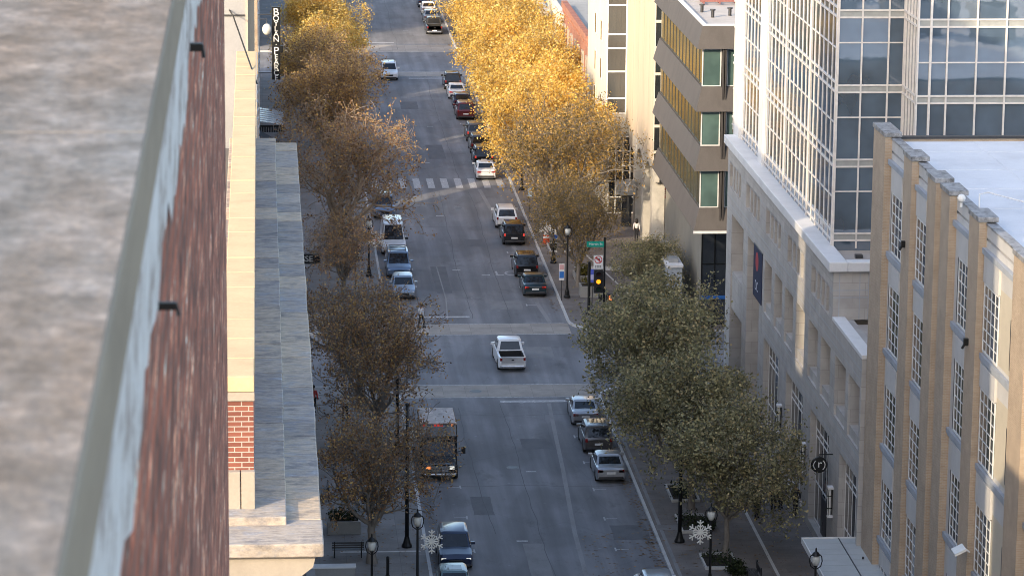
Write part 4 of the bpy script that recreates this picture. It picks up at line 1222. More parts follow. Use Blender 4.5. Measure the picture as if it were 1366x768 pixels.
MB().lathe([(.035,0),(.035,1.9)], 8).build('post', M['dgrey'], t)
t = thing('blue_canopy', 'bright blue folded market umbrella on the sunlit right pavement', 'umbrella', (23.3, 323, .13))
MB().lathe([(.03,0),(.03,3.0)], 8).build('pole', M['white'], t)
mb = MB()
n = 16; prof = [(.5,1.35),(.42,1.9),(.32,2.5),(.1,2.95),(.01,3.1)]
vs = []
for r0, z in prof:
    for k in range(n):
        rr = r0*(1+.22*(-1)**k); vs.append((rr*math.cos(2*PI*k/n), rr*math.sin(2*PI*k/n), z))
mb.add(vs, [(i*n+k, i*n+(k+1)%n, (i+1)*n+(k+1)%n, (i+1)*n+k) for i in range(len(prof)-1) for k in range(n)])
mb.build('cloth', plain('blue_cloth', (.02,.16,.6), .7), t)
MB().lathe([(.35,0),(.35,.1)], 12).build('base', M['dgrey'], t)
M['orange'] = plain('safety_orange', (.75,.10,.03), .5)
t = thing('traffic_barrel', 'orange traffic barrel with white bands on the right pavement', 'barrel', (23.15, 270.5, .13))
MB().lathe([(.34,0),(.34,.1),(.28,.12),(.27,.4),(.25,.42),(.24,.72),(.22,.74),(.2,1.0),(.16,1.05)], 14).build('body', M['orange'], t)
for z, r in ((.48,.262),(.8,.232)): MB().lathe([(r,z),(r-.008,z+.14)], 14, cap=False).build('band', M['white'], t)
MB().tube([(-.07,0,1.05),(-.07,0,1.16),(.07,0,1.16),(.07,0,1.05)], .02).build('handle', M['white'], t)
t = thing('newspaper_box', 'small white and blue newspaper box beside the orange barrel', 'box', (23.95, 270.6, .13))
MB().box(-.24,.24,-.2,.2,.35,1.15).build('body', M['white'], t, bevel=.02); MB().box(-.2,.2,-.215,-.202,.45,.75).build('blue_panel', plain('newspaper_blue', (.03,.12,.5), .5), t)
for sx in (-1,1):
    MB().box(sx*.2-.03,sx*.2+.03,-.15,.15,0,.348).build('leg', M['dgrey'], t)

# planters, tree pits, benches, shrubs
M['soil'] = surf('dark_soil', (.035,.028,.022), .95, .3, 3)
M['precast'] = surf('precast_planter_stone', (.30,.295,.285), .8, .18, 1.2)
M['shrub'] = leafmat('shrub_leaves', [(0,(.012,.022,.008)),(.5,(.03,.05,.015)),(1,(.06,.08,.02))])
M['shruby'] = leafmat('yellow_shrub_leaves', [(0,(.04,.05,.01)),(.5,(.18,.17,.03)),(1,(.32,.26,.05))])
def leaf_cloud(rng, centres, n, size, name, mat, parent=None, spread=None):
    """many small leaf quads scattered round the given points"""
    c = np.asarray(centres, dtype=np.float64)
    idx = rng.integers(0, len(c), n)
    sp = .22 if spread is None else spread
    p = c[idx] + rng.normal(0, sp, (n, 3))
    a = rng.normal(size=(n, 3)); a /= np.linalg.norm(a, axis=1)[:, None] + 1e-9
    b = rng.normal(size=(n, 3)); b -= a * (a*b).sum(1)[:, None]; b /= np.linalg.norm(b, axis=1)[:, None] + 1e-9
    s = size * rng.uniform(.65, 1.35, n)[:, None]
    v = np.empty((n, 4, 3))
    v[:, 0] = p - a*s*.5; v[:, 1] = p + b*s*.32; v[:, 2] = p + a*s*.55; v[:, 3] = p - b*s*.32
    me = bpy.data.meshes.new(name)
    me.vertices.add(n*4); me.vertices.foreach_set('co', v.reshape(-1).astype(np.float32))
    me.loops.add(n*4); me.loops.foreach_set('vertex_index', np.arange(n*4, dtype=np.int32))
    me.polygons.add(n); me.polygons.foreach_set('loop_start', np.arange(0, n*4, 4, dtype=np.int32)); me.polygons.foreach_set('loop_total', np.full(n, 4, dtype=np.int32))
    me.update(calc_edges=True); me.materials.append(mat)
    o = bpy.data.objects.new(name, me)
    return link(o, parent)
def planter(x, y, w, l, h, label, mat=None, plants=True):
    t = thing('planter', label, 'planter', (x, y, .13))
    mb = MB(); mb.box(-w/2,w/2,-l/2,-l/2+.15,0,h).box(-w/2,w/2,l/2-.15,l/2,0,h).box(-w/2,-w/2+.15,-l/2+.15,l/2-.15,0,h).box(w/2-.15,w/2,-l/2+.15,l/2-.15,0,h)
    mb.build('box', M['precast'], t, bevel=.015)
    MB().box(-w/2+.15,w/2-.15,-l/2+.15,l/2-.15,0,h-.06).build('soil', M['soil'], t)
    if plants:
        rng = np.random.default_rng(int(x*7+y)); c = rng.uniform((-w/2+.25,-l/2+.25,h+.1),(w/2-.25,l/2-.25,h+.45),(30,3))
        leaf_cloud(rng, c, 900, .14, 'shrub', mat or M['shrub'], t, .13)
planter(5.1, 171.3, 1.9, 1.6, .5, 'stone planter with dark clipped shrubs at the bottom left')
planter(4.5, 186.5, 1.9, 1.3, .75, 'plain stone planter box behind the front left tree trunk')
planter(6.3, 191.5, 1.6, 1.6, .4, 'low stone planter with green shrub beside the tall black pole')
planter(24.85, 250.2, 1.7, 1.5, .85, 'stone planter box with yellow leaved shrub behind the traffic signal', M['shruby'])
planter(24.9, 256.5, 1.5, 2.4, .45, 'low stone planter with shrubs in front of the street corner trees', M['shruby'])
planter(28.4, 243.2, 1.0, 1.0, .8, 'small square pale planter near the corner by the banded office')
def tree_pit(x, y, w, l, label):
    t = thing('tree_pit', label, 'tree pit', (x, y, .13))
    mb = MB(); k = .11
    mb.box(-w/2,w/2,-l/2,-l/2+k,0,.16).box(-w/2,w/2,l/2-k,l/2,0,.16).box(-w/2,-w/2+k,-l/2+k,l/2-k,0,.16).box(w/2-k,w/2,-l/2+k,l/2-k,0,.16)
    mb.build('curb', M['lightline'], t)
    MB().box(-w/2+k,w/2-k,-l/2+k,l/2-k,0,.06).build('soil', M['soil'], t)
    rng = np.random.default_rng(int(y)); c = rng.uniform((-w/2+.3,-l/2+.3,.1),(w/2-.3,l/2-.3,.3),(25,3))
    tag(leaf_cloud(rng, c, 500, .13, 'ground_cover', M['shrub'], t, .2), kind='stuff')
tree_pit(25.2, 179.4, 1.9, 2.8, 'pale curbed tree pit around the nearest right tree')
tree_pit(24.7, 187.0, 1.7, 3.6, 'pale curbed tree pit next to the flared black pole')
tree_pit(24.9, 193.6, 1.7, 3.6, 'third pale curbed tree pit from the bottom on the right pavement')
tree_pit(24.0, 268.5, 1.7, 3.4, 'pale curbed tree pit beside the lamp with a snowflake beyond the corner')
tree_pit(25.3, 172.2, 2.0, 2.6, 'pale curbed tree pit at the bottom edge right of the kerb')
def bush(x, y, r, label, z=.3):
    t = thing('bush', label, 'bush', (x, y, z))
    rng = np.random.default_rng(int(x*13 + y*3)); d = rng.normal(size=(60,3)); d /= np.linalg.norm(d,axis=1)[:,None]
    c = d * (r*rng.uniform(.3,.85,60)[:,None]); c[:,2] = np.abs(c[:,2])
    leaf_cloud(rng, c, 1600, .13, 'foliage', M['shrub'], t, .1)
    mb = MB()
    for k in range(4): mb.tube([(0,0,-.2),(r*.5*math.cos(k*1.7),r*.5*math.sin(k*1.7),r*.6)], .02, 5)
    mb.build('stem', M['bark'], t)
M['bark'] = surf('grey_bark', (.22,.195,.17), .95, .35, 2.5, (1,1,.2), 0, .4)
bush(24.2, 173.3, .6, 'dark round bush beside the front right street lamp')
bush(25.9, 177.0, .7, 'dark round bush at the foot of the nearest right tree')
bush(25.4, 186.0, .55, 'dark low bush in the tree pit by the flared black pole')
bush(28.9, 246.5, .7, 'dark bush on the corner plaza by the banded office')
t = thing('low_wall', 'low pale stone seat wall beside the left building', 'wall', (3.4, 178, .13))
MB().box(-1.1,1.5,-.3,.3,0,.45).box(-1.2,-.7,-3.6,-.31,0,.45).build('block', M['precast'], t, bevel=.02)
MB().box(-1.15,1.55,-.35,.35,.452,.52).build('cap', M['stonecap'], t)
def bench(x, y, rz, label):
    t = thing('bench', label, 'bench', (x, y, .13), rz)
    mb = MB()
    for k in range(4): mb.box(-.9,.9,-.25+k*.13,-.15+k*.13,.42,.46)
    mb.build('seat', M['dgrey'], t)
    mb = MB()
    for k in range(3): mb.box(-.9,.9,.27,.31,.55+k*.13,.65+k*.13)
    mb.build('backrest', M['dgrey'], t)
    for sx in (-.75,.75):
        MB().box(sx-.03,sx+.03,-.25,-.19,0,.418).box(sx-.03,sx+.03,.312,.36,0,.95).box(sx-.03,sx+.03,-.19,.312,.36,.415).build('leg', M['black'], t)
bench(4.6, 181.5, PI, 'dark slatted bench in front of the low stone wall')
bench(26.6, 175.8, -PI/2, 'dark slatted bench beside the nearest right tree trunk')
bench(3.4, 193.5, -PI/2, 'dark bench under the left trees near the shuttle bus')
t = thing('shed_canopy', 'pale blue grey flat topped entrance kiosk beside the banded office', 'kiosk', (30.2, 246, .13))
MB().box(-.55,.55,-4.4,4.4,0,3.9).build('body', plain('pale_blue_panel', (.36,.4,.45), .5), t, bevel=.02)
MB().box(-.62,.62,-4.5,4.5,3.9,4.1).build('roof', M['stonecap'], t)
for k in range(4): MB().box(-.35,.35,-3.6+k*2,-2.5+k*2,4.102,4.4).build('roof_unit', M['ac'], t)
t = thing('parking_kiosk', 'dark slim pay machine with a pale top on the corner plaza', 'kiosk', (28.9, 250.3, .13))
MB().box(-.28,.28,-.25,.25,0,1.3).build('body', M['sigface'], t, bevel=.03); MB().box(-.2,.2,-.262,-.252,.85,1.2).build('screen', M['ac'], t)

# left side signs and awnings
t = thing('blade_sign', 'tall black vertical blade sign with white letters on the left building', 'sign', (1.28, 302.4, 9.0))
MB().box(-.38,.38,-.16,.16,0,6.6).box(-.38,.62,-.18,.18,2.45,3.1).build('board', M['black'], t, bevel=.03)
word = 'BOYLAN' + '\u00b7' + 'PEARCE'
zz = 6.1
for i, ch in enumerate(word):
    big = i in (0, 7)
    o = text_mesh(ch, .95 if big else .68, M['white'], 'letter', t, .01)
    o.rotation_euler = (PI/2,0,0); o.location = (0,-.185 if 5 < i < 8 else -.17, zz); o.scale = (1.05, 1, 1)
    zz -= .56 if (big or i == 6) else .475
MB().tube([(-1.58,.0,5.9),(-.36,0,5.9)], .05).tube([(-1.58,0,.6),(-.36,0,.6)], .05).build('bracket', M['dgrey'], t)
t = thing('street_lantern', 'large white globe lamp on a bracket beside the black blade sign', 'wall lamp', (.3, 302.0, 13.6))
MB().ball((.15,0,0), .42, 14, 8, (1,1,1.25)).build('globe', M['lampglass'], t, smooth=True)
MB().tube([(-.45,0,.9),(.15,0,.95),(.15,0,.5)], .05).build('bracket', M['dgrey'], t)
t = thing('glass_awning', 'glass roofed shop awning with black scalloped valance under the blade sign', 'awning', (-.28, 316, 3.6))
MB().hexa([(0,-4.2,.0),(2.3,-4.2,-.35),(2.3,4.2,-.35),(0,4.2,0),(0,-4.2,.06),(2.3,-4.2,-.29),(2.3,4.2,-.29),(0,4.2,.06)]).build('glazing', plain('frosted_awning_glass', (.45,.52,.58), .2), t)
for k in range(7): MB().hexa([(0,-4.2+k*1.2,.065),(2.3,-4.2+k*1.2,-.285),(2.3,-4.15+k*1.2,-.285),(0,-4.15+k*1.2,.065),(0,-4.2+k*1.2,.1),(2.3,-4.2+k*1.2,-.25),(2.3,-4.15+k*1.2,-.25),(0,-4.15+k*1.2,.1)]).build('rib', M['white'], t)
mb = MB()
for k in range(14): mb.box(.05+k*.16,.05+k*.16+.12,-4.26,-4.22,-.95,-.45)
mb.box(0,2.34,-4.28,-4.22,-.45,-.3).box(2.31,2.36,-4.2,4.2,-.8,-.36)
mb.build('valance', M['black'], t)
t = thing('dark_canopy', 'dark sloped fabric canopy with a round lamp beneath the glass awning', 'awning', (-.28, 303, 3.2))
MB().hexa([(0,-3,-.5),(1.9,-3,-.9),(1.9,3,-.9),(0,3,-.5),(0,-3,.6),(1.9,-3,-.5),(1.9,3,-.5),(0,3,.6)]).build('fabric', plain('charcoal_fabric', (.04,.042,.048), .8), t)
MB().lathe([(.26,-.05),(.3,0),(.26,.05)], 16, (1.0,-3.1,-.3), axis='y').build('round_lamp', M['ac'], t)
t = thing('shop_marquee', 'black shop marquee board with pale capital letters under the left trees', 'sign', (2.9, 247.5, 3.3))
MB().box(-1.2,1.35,-.15,.15,0,.75).build('board', M['black'], t); o = text_mesh('ASSE', .62, plain('pale_letters', (.5,.5,.5), .6), 'lettering', t, .01); o.rotation_euler = (PI/2,0,0); o.location = (.15,-.165,.37)
MB().tube([(-1.2,0,.4),(-3.2,0,.4)], .04).build('arm', M['dgrey'], t)

# ------------------------------------------------------------------ vehicles
PAINT = {}
def paint(name, c, metallic=.3, rough=.28):
    if name not in PAINT: PAINT[name] = carpaint(name, c, metallic, rough)
    return PAINT[name]
def lerp(a, b, t): return a + (b - a) * t
def interp(tab, x):
    if x <= tab[0][0]: return tab[0][1]
    for (a, va), (b, vb) in zip(tab[:-1], tab[1:]):
        if x <= b: return lerp(va, vb, (x - a) / (b - a))
    return tab[-1][1]
SPEC = {   # y runs from the rear (0) to the front (L); z heights; cabin = rear base, rear roof, front roof, windscreen base
 'sedan': dict(L=4.75, W=1.82, top=[(0,.86),(.25,1.0),(.9,1.02),(1.3,1.0),(3.25,.99),(3.5,.96),(4.4,.78),(4.75,.62)], cab=(.75,1.55,2.75,3.55), roof=1.44, wr=.31, rear=.92, front=3.82),
 'suv':   dict(L=4.7, W=1.88, top=[(0,.95),(.1,1.08),(.5,1.1),(3.2,1.1),(3.5,1.06),(4.45,.93),(4.7,.72)], cab=(.08,.5,2.75,3.5), roof=1.72, wr=.36, rear=.88, front=3.78),
 'hatch': dict(L=4.2, W=1.78, top=[(0,.86),(.15,1.0),(.5,1.02),(2.85,1.0),(3.1,.97),(3.95,.8),(4.2,.62)], cab=(.1,.65,2.3,3.1), roof=1.5, wr=.34, rear=.75, front=3.3),
 'minivan': dict(L=5.0, W=1.95, top=[(0,.95),(.1,1.08),(.5,1.1),(3.7,1.08),(4.0,1.02),(4.75,.9),(5.0,.72)], cab=(.08,.42,3.0,4.05), roof=1.76, wr=.36, rear=.95, front=4.05),
 'pickup': dict(L=5.6, W=1.96, top=[(0,1.08),(1.9,1.08),(2.0,1.12),(4.1,1.12),(4.4,1.1),(5.35,1.0),(5.6,.8)], cab=(1.98,2.3,3.6,4.35), roof=1.82, wr=.36, rear=1.15, front=4.6),
 'van':   dict(L=5.7, W=2.0, top=[(0,1.0),(.1,1.12),(4.6,1.12),(4.85,1.1),(5.45,.95),(5.7,.75)], cab=(.04,.14,4.0,4.85), roof=2.35, wr=.42, rear=1.0, front=4.75),
}
def make_car(kind, label, cat, x, y, heading, pt, name=None, lit=False, rails=False, group=None, roofgear=None, yaw=0):
    """heading +1: nose towards +Y (tail to the viewer), y is the rear bumper; -1: nose towards the viewer, y is the front bumper"""
    S = SPEC[kind]; L, W = S['L'], S['W']; hw = W/2
    t = thing(name or 'parked_car', label, cat, (x, y, 0) if heading > 0 else (x, y, 0), 0, group)
    # local frame: origin at the end nearest the viewer
    flip = heading < 0
    t.rotation_euler = (0, 0, (PI if flip else 0) + yaw)
    off = -L if flip else 0.0
    def Y(v): return v + off
    rr = .335 if kind in ('sedan','hatch') else .37
    wy = (S['rear'], S['front'])
    # ---------------- lower body
    st = sorted(set([0, .06, .15, .3, L-.3, L-.12, L-.04, L] + [p[0] for p in S['top']] + [wy[k] + (rr+.07)*math.cos(PI*i/8) for k in (0,1) for i in range(9)] + [L*.5]))
    st = [v for v in st if 0 <= v <= L]
    z0 = .2 if kind in ('sedan','hatch') else .26
    prof = []
    for v in st:
        ztop = interp(S['top'], v)
        e = min(v, L - v)
        nar = 1 - .13 * max(0, 1 - e/.45)**2        # ends curve in
        lift = .16 * max(0, 1 - e/.3)               # bumpers rise
        zb = z0 + lift
        for c in wy:
            d = abs(v - c)
            if d < rr + .075: zb = max(zb, math.sqrt(max(0, (rr+.075)**2 - d*d)) + rr*.98)
        zb = min(zb, ztop - .12)
        zs = ztop - .03
        m = lerp(zb, zs, .55)
        w = hw * nar
        prof.append([(-w*.9, zb), (-w*.99, zb + .03), (-w, m), (-w*.955, zs), (-w*.84, ztop+.008), (-w*.8, ztop+.012), (0, ztop + .035), (w*.8, ztop+.012), (w*.84, ztop+.008), (w*.955, zs), (w, m), (w*.99, zb + .03), (w*.9, zb)])
    if kind == 'pickup':
        for v, pr in zip(st, prof):
            if .12 < v < 1.93:      # open cargo bed between the rails
                zt = pr[3][1]
                pr[4] = (-hw*.84, zt + .02); pr[5] = (-hw*.8, .76); pr[6] = (0, .76); pr[7] = (hw*.8, .76); pr[8] = (hw*.84, zt + .02)
    vs = [(p[0], Y(v), p[1]) for v, pr in zip(st, prof) for p in pr]
    k = 13; fs = []
    for i in range(len(st)-1):
        for j in range(k-1):
            fs.append((i*k+j, i*k+j+1, (i+1)*k+j+1, (i+1)*k+j))
        fs.append((i*k+k-1, i*k, (i+1)*k, (i+1)*k+k-1))
    fs.append(tuple(range(k))); fs.append(tuple(range((len(st)-1)*k, len(st)*k))[::-1])
    mb = MB().add(vs, fs)
    # ---------------- cabin
    c0, c1, c2, c3 = S['cab']; zr = S['roof']; wr = hw*(1 - S['wr']*.55); wb = hw*.93
    zb0, zb3 = interp(S['top'], c0) - .02, interp(S['top'], c3) - .02
    zm = interp(S['top'], (c1+c2)/2) - .02
    def ring(v, z, w): return [(-w, Y(v), z), (w, Y(v), z)]
    base = [(-wb, Y(c0), zb0), (wb, Y(c0), zb0), (wb, Y(c1), zm), (wb, Y(c2), zm), (wb*.96, Y(c3), zb3), (-wb*.96, Y(c3), zb3), (-wb, Y(c2), zm), (-wb, Y(c1), zm)]
    e = .05
    rf = [(-wr*.94, Y(c1), zr-e), (wr*.94, Y(c1), zr-e), (wr, Y(c1+.25), zr-e*.5), (wr, Y(c2-.25), zr-e*.5), (wr*.94, Y(c2), zr-e), (-wr*.94, Y(c2), zr-e), (-wr, Y(c2-.25), zr-e*.5), (-wr, Y(c1+.25), zr-e*.5)]
    top = [(px*.8, lerp(py, Y((c1+c2)/2), .12), zr + .02) for px, py, pz in rf]
    b = len(mb.v)
    mb.add(base + rf + top, [(i, (i+1) % 8, 8 + (i+1) % 8, 8 + i) for i in range(8)] + [(8+i, 8+(i+1) % 8, 16+(i+1) % 8, 16+i) for i in range(8)] + [tuple(range(16, 24))])
    body = mb.build('body', pt, t)
    for p in body.data.polygons: p.use_smooth = True
    md = body.modifiers.new('edge', 'EDGE_SPLIT'); md.split_angle = math.radians(32)
    # ---------------- glazing: panels standing 6 mm off the cabin faces
    def pane(nm, q, u0, u1, v0, v1, mat=M['cglass']):
        q = [Vector(p) for p in q]       # bottom-left, bottom-right, top-right, top-left
        n = (q[1]-q[0]).cross(q[3]-q[0]); n.normalize()
        def P(u, v): return q[0].lerp(q[1], u).lerp(q[3].lerp(q[2], u), v) + n*.008
        MB().poly([P(u0,v0), P(u1,v0), P(u1,v1), P(u0,v1)]).build(nm, mat, t)
    pane('rear_window', (base[0], base[1], rf[1], rf[0]), .09, .91, .12 if kind not in ('suv','minivan','van') else .08, .9)
    pane('windscreen', (base[4], base[5], rf[5], rf[4]), .05, .95, .08, .94)
    for s in (1, -1):
        q = (base[1], base[4], rf[4], rf[1]) if s > 0 else (base[5], base[0], rf[0], rf[5])
        q = [Vector(p) for p in q]
        q[0].x = s*wb; q[1].x = s*wb; q[2].x = s*wr; q[3].x = s*wr
        cuts = [(.08,.47),(.5,.9)] if kind in ('sedan','hatch') else ([(.14,.5),(.53,.9)] if kind == 'pickup' else ([(.05,.28),(.31,.6),(.63,.92)] if kind != 'van' else [(.72,.93)]))
        for a, c in cuts:
            if s < 0: a, c = 1-c, 1-a
            pane('side_window', q, a, c, .14 if kind != 'van' else .05, .86)
    # ---------------- wheels
    for c in wy:
        for s in (-1, 1):
            tw = .21
            mb = MB().lathe([(rr-.11,-tw/2),(rr-.02,-tw/2),(rr,-tw/2+.03),(rr,tw/2-.03),(rr-.02,tw/2),(rr-.11,tw/2)], 20, axis='x')
            w = mb.build('wheel', M['rubber'], t); w.location = (s*(hw-.115), Y(c), rr)
            r = MB(); r.lathe([(rr-.12, s*tw/2*.78),(.06, s*tw/2*.86)], 16, axis='x')
            r.build('rim', M['rim'], w)
    # ---------------- lights, plates, mirrors, bumpers
    zt = interp(S['top'], .12)
    tl = M['taillit'] if lit and heading > 0 else M['tail']
    for s in (-1, 1):
        if kind in ('suv','minivan','van','pickup'):
            MB().box(s*hw*.74, s*hw*.905, Y(-.012), Y(.2), zt-.26, zt-.04).build('tail_light', tl, t, bevel=.02)
        else:
            MB().box(s*hw*.50, s*hw*.885, Y(.0), Y(.22), zt-.22, zt-.04).build('tail_light', tl, t, bevel=.02)
    MB().box(-.26,.26, Y(-.022), Y(.03), .62 if kind != 'pickup' else .5, .75 if kind != 'pickup' else .62).build('number_plate', M['plate'], t)
    zf = interp(S['top'], L-.12)
    for s in (-1, 1):
        MB().box(s*hw*.58, s*hw*.87, Y(L-.34), Y(L-.03), zf-.18, zf-.04).build('headlight', M['headlit'] if lit and heading < 0 else M['headl'], t, bevel=.02)
        MB().box(s*(hw*.93), s*(hw+.2), Y(c3-.55), Y(c3-.4), zm+.02, zm+.19).build('mirror', pt if kind != 'van' else M['black'], t, bevel=.03)
    MB().box(-hw*.42, hw*.42, Y(L-.1), Y(L+.012), zf-.33, zf-.13).build('grille', M['black'], t, bevel=.02)
    MB().box(-hw*.8, hw*.8, Y(L-.12), Y(L+.015), .3, .44).build('front_bumper', M['dgrey'], t, bevel=.03)
    MB().box(-hw*.82, hw*.82, Y(-.015), Y(.12), .32, .48).build('rear_bumper', M['chrome'] if kind == 'pickup' else M['dgrey'], t, bevel=.03)
    if kind == 'sedan':
        MB().box(-hw*.5, hw*.5, Y(-.006), Y(.06), zt-.1, zt-.07).build('trunk_trim', M['chrome'], t)
    if kind == 'pickup':
        MB().box(-hw*.82, hw*.82, Y(.0), Y(.07), .62, 1.1).build('tailgate', pt, t, bevel=.02)
        MB().box(-.09, .09, Y(-.008), Y(.002), .84, .93).build('badge', M['dgrey'], t)
        MB().poly([(-hw*.78,Y(.16),.775),(hw*.78,Y(.16),.775),(hw*.78,Y(1.88),.775),(-hw*.78,Y(1.88),.775)]).poly([(-hw*.78,Y(.16),.775),(-hw*.78,Y(1.88),.775),(-hw*.815,Y(1.88),1.09),(-hw*.815,Y(.16),1.09)]).poly([(hw*.78,Y(.16),.775),(hw*.78,Y(1.88),.775),(hw*.815,Y(1.88),1.09),(hw*.815,Y(.16),1.09)]).poly([(-hw*.78,Y(1.87),.775),(hw*.78,Y(1.87),.775),(hw*.815,Y(1.87),1.12),(-hw*.815,Y(1.87),1.12)]).build('bed_liner', M['rubber'], t)
    if rails:
        for s in (-1, 1):
            MB().tube([(s*wr*.86, Y(c1+.15), zr+.0), (s*wr*.86, Y(c1+.3), zr+.07), (s*wr*.86, Y(c2-.3), zr+.07), (s*wr*.86, Y(c2-.1), zr+.0)], .022, 6).build('roof_rail', M['dgrey'], t)
    if roofgear == 'sunroof':
        MB().box(-wr*.6, wr*.6, Y(lerp(c1,c2,.35)), Y(lerp(c1,c2,.85)), zr+.022, zr+.03).build('sunroof', M['cglass'], t)
    if roofgear == 'rack':
        mb = MB()
        for k2 in range(4): mb.box(-wr*.8, wr*.8, Y(lerp(c1,c2,.1+.26*k2)), Y(lerp(c1,c2,.1+.26*k2))+.05, zr+.08, zr+.12)
        for s in (-1,1): mb.box(s*wr*.8-.02, s*wr*.8+.02, Y(c1+.2), Y(c2-.2), zr+.06, zr+.1)
        mb.build('roof_rack', M['dgrey'], t)
    return t
silver = paint('silver_paint', (.42,.43,.45), .6); white = paint('white_paint_car', (.72,.73,.75), 0); black = paint('black_paint', (.012,.013,.015), .1, .2)
dgrey = paint('graphite_paint', (.06,.062,.07), .5); teal = paint('dark_teal_paint', (.015,.035,.045), .4); red = paint('dark_red_paint', (.12,.016,.02), .3)
dblue = paint('dark_blue_paint', (.015,.025,.06), .4); lblue = paint('light_blue_paint', (.16,.23,.34), .5); sblue = paint('steel_blue_paint', (.28,.34,.42), .5)
brown = paint('grey_brown_paint', (.13,.12,.115), .5); paleb = paint('pale_silver_blue_paint', (.5,.54,.58), .5)
G = 'cars parked along the right kerb'; GL = 'cars parked along the left kerb'
make_car('suv', 'pale silver car at the bottom edge by the right kerb, mostly its roof in view', 'car', 20.9, 170.4, 1, paleb, group=G)
make_car('sedan', 'silver sedan parked third in the near right row, nearest the camera of that row', 'car', 20.92, 196.5, 1, silver, group=G)
make_car('suv', 'dark grey car between two silver sedans in the near right row', 'car', 20.85, 203.4, 1, brown, group=G, roofgear='sunroof')
make_car('sedan', 'silver sedan parked nearest the near stop line on the right', 'car', 20.7, 210.4, 1, silver, group=G, yaw=math.radians(-1.0))
make_car('sedan', 'dark teal sedan with lit tail lights parked beside the blue parking sign', 'car', 20.62, 250.0, 1, teal, group=G, lit=True)
make_car('suv', 'black SUV with bright roof reflections parked ahead of the dark teal sedan', 'suv', 20.55, 257.2, 1, black, group=G, rails=True, roofgear='sunroof')
make_car('suv', 'black SUV parked right behind the white SUV near the orange barrel', 'suv', 20.5, 270.1, 1, black, group=G, lit=True, rails=True)
make_car('suv', 'white SUV parked ahead of a black SUV on the right', 'suv', 20.4, 277.3, 1, white, group=G, rails=True)
make_car('sedan', 'white sedan with lit tail lights parked over the zebra crossing', 'car', 20.2, 300.4, 1, white, group=G, lit=True)
make_car('suv', 'dark SUV parked just ahead of the white sedan at the zebra crossing', 'suv', 20.45, 307.6, 1, black, group=G, lit=True, rails=True)
make_car('suv', 'graphite SUV two places ahead of the white sedan at the zebra crossing', 'suv', 20.55, 314.4, 1, dgrey, group=G, rails=True)
make_car('suv', 'dark grey SUV beside the blue umbrella', 'suv', 20.6, 321.4, 1, brown, group=G, lit=True, rails=True)
make_car('suv', 'dark red SUV parked last in the far group of four', 'suv', 20.4, 334.5, 1, red, group=G)
make_car('hatch', 'dark blue hatchback parked ahead of the red SUV', 'car', 20.45, 341.6, 1, dblue, group=G)
make_car('sedan', 'white car parked between the dark blue hatchback and a black SUV', 'car', 20.3, 348.2, 1, white, group=G, lit=True)
make_car('suv', 'black SUV at the head of the far group before the far intersection', 'suv', 20.25, 354.8, 1, black, group=G, rails=True)
make_car('pickup', 'dark pickup truck parked first beyond the far intersection', 'pickup', 20.5, 398.2, 1, dgrey, 'pickup_truck')
make_car('sedan', 'silver sedan parked ahead of the dark pickup at the top', 'car', 20.6, 408.6, 1, silver, group=G)
make_car('sedan', 'white sedan cut off by the top edge of the view', 'car', 20.7, 416.4, 1, white, group=G)
make_car('sedan', 'second dark sedan at the very top of the right row', 'car', 20.6, 423.5, 1, dblue, group=G)
make_car('pickup', 'white pickup truck driving through the intersection, tailgate towards us', 'pickup', 17.1, 225.7, 1, white, 'pickup_truck', yaw=math.radians(1.5))
make_car('suv', 'white SUV driving towards us in the left lane near the far intersection', 'suv', 13.75, 361.6, -1, white, 'moving_car', rails=True)
make_car('hatch', 'small teal car at the bottom edge by the left kerb, only its roof in view', 'car', 10.1, 171.9, -1, paint('pale_teal_paint', (.10,.16,.17), .4), group=GL, roofgear='sunroof')
make_car('suv', 'dark blue SUV with lit headlights parked at the left kerb', 'suv', 10.5, 178.6, -1, dblue, group=GL, lit=True)
make_car('hatch', 'light blue grey car parked nearest the far stop line on the left', 'car', 10.6, 249.4, -1, sblue, group=GL)
make_car('minivan', 'blue minivan with a roof rack parked in front of the white van', 'minivan', 10.55, 257.3, -1, lblue, group=GL, roofgear='rack')
make_car('van', 'tall white van parked at the left kerb under the branches', 'van', 10.5, 266.4, -1, white, 'white_van')
make_car('suv', 'blue SUV parked behind the white van at the left kerb', 'suv', 10.35, 282.0, -1, lblue, group=GL, roofgear='sunroof')

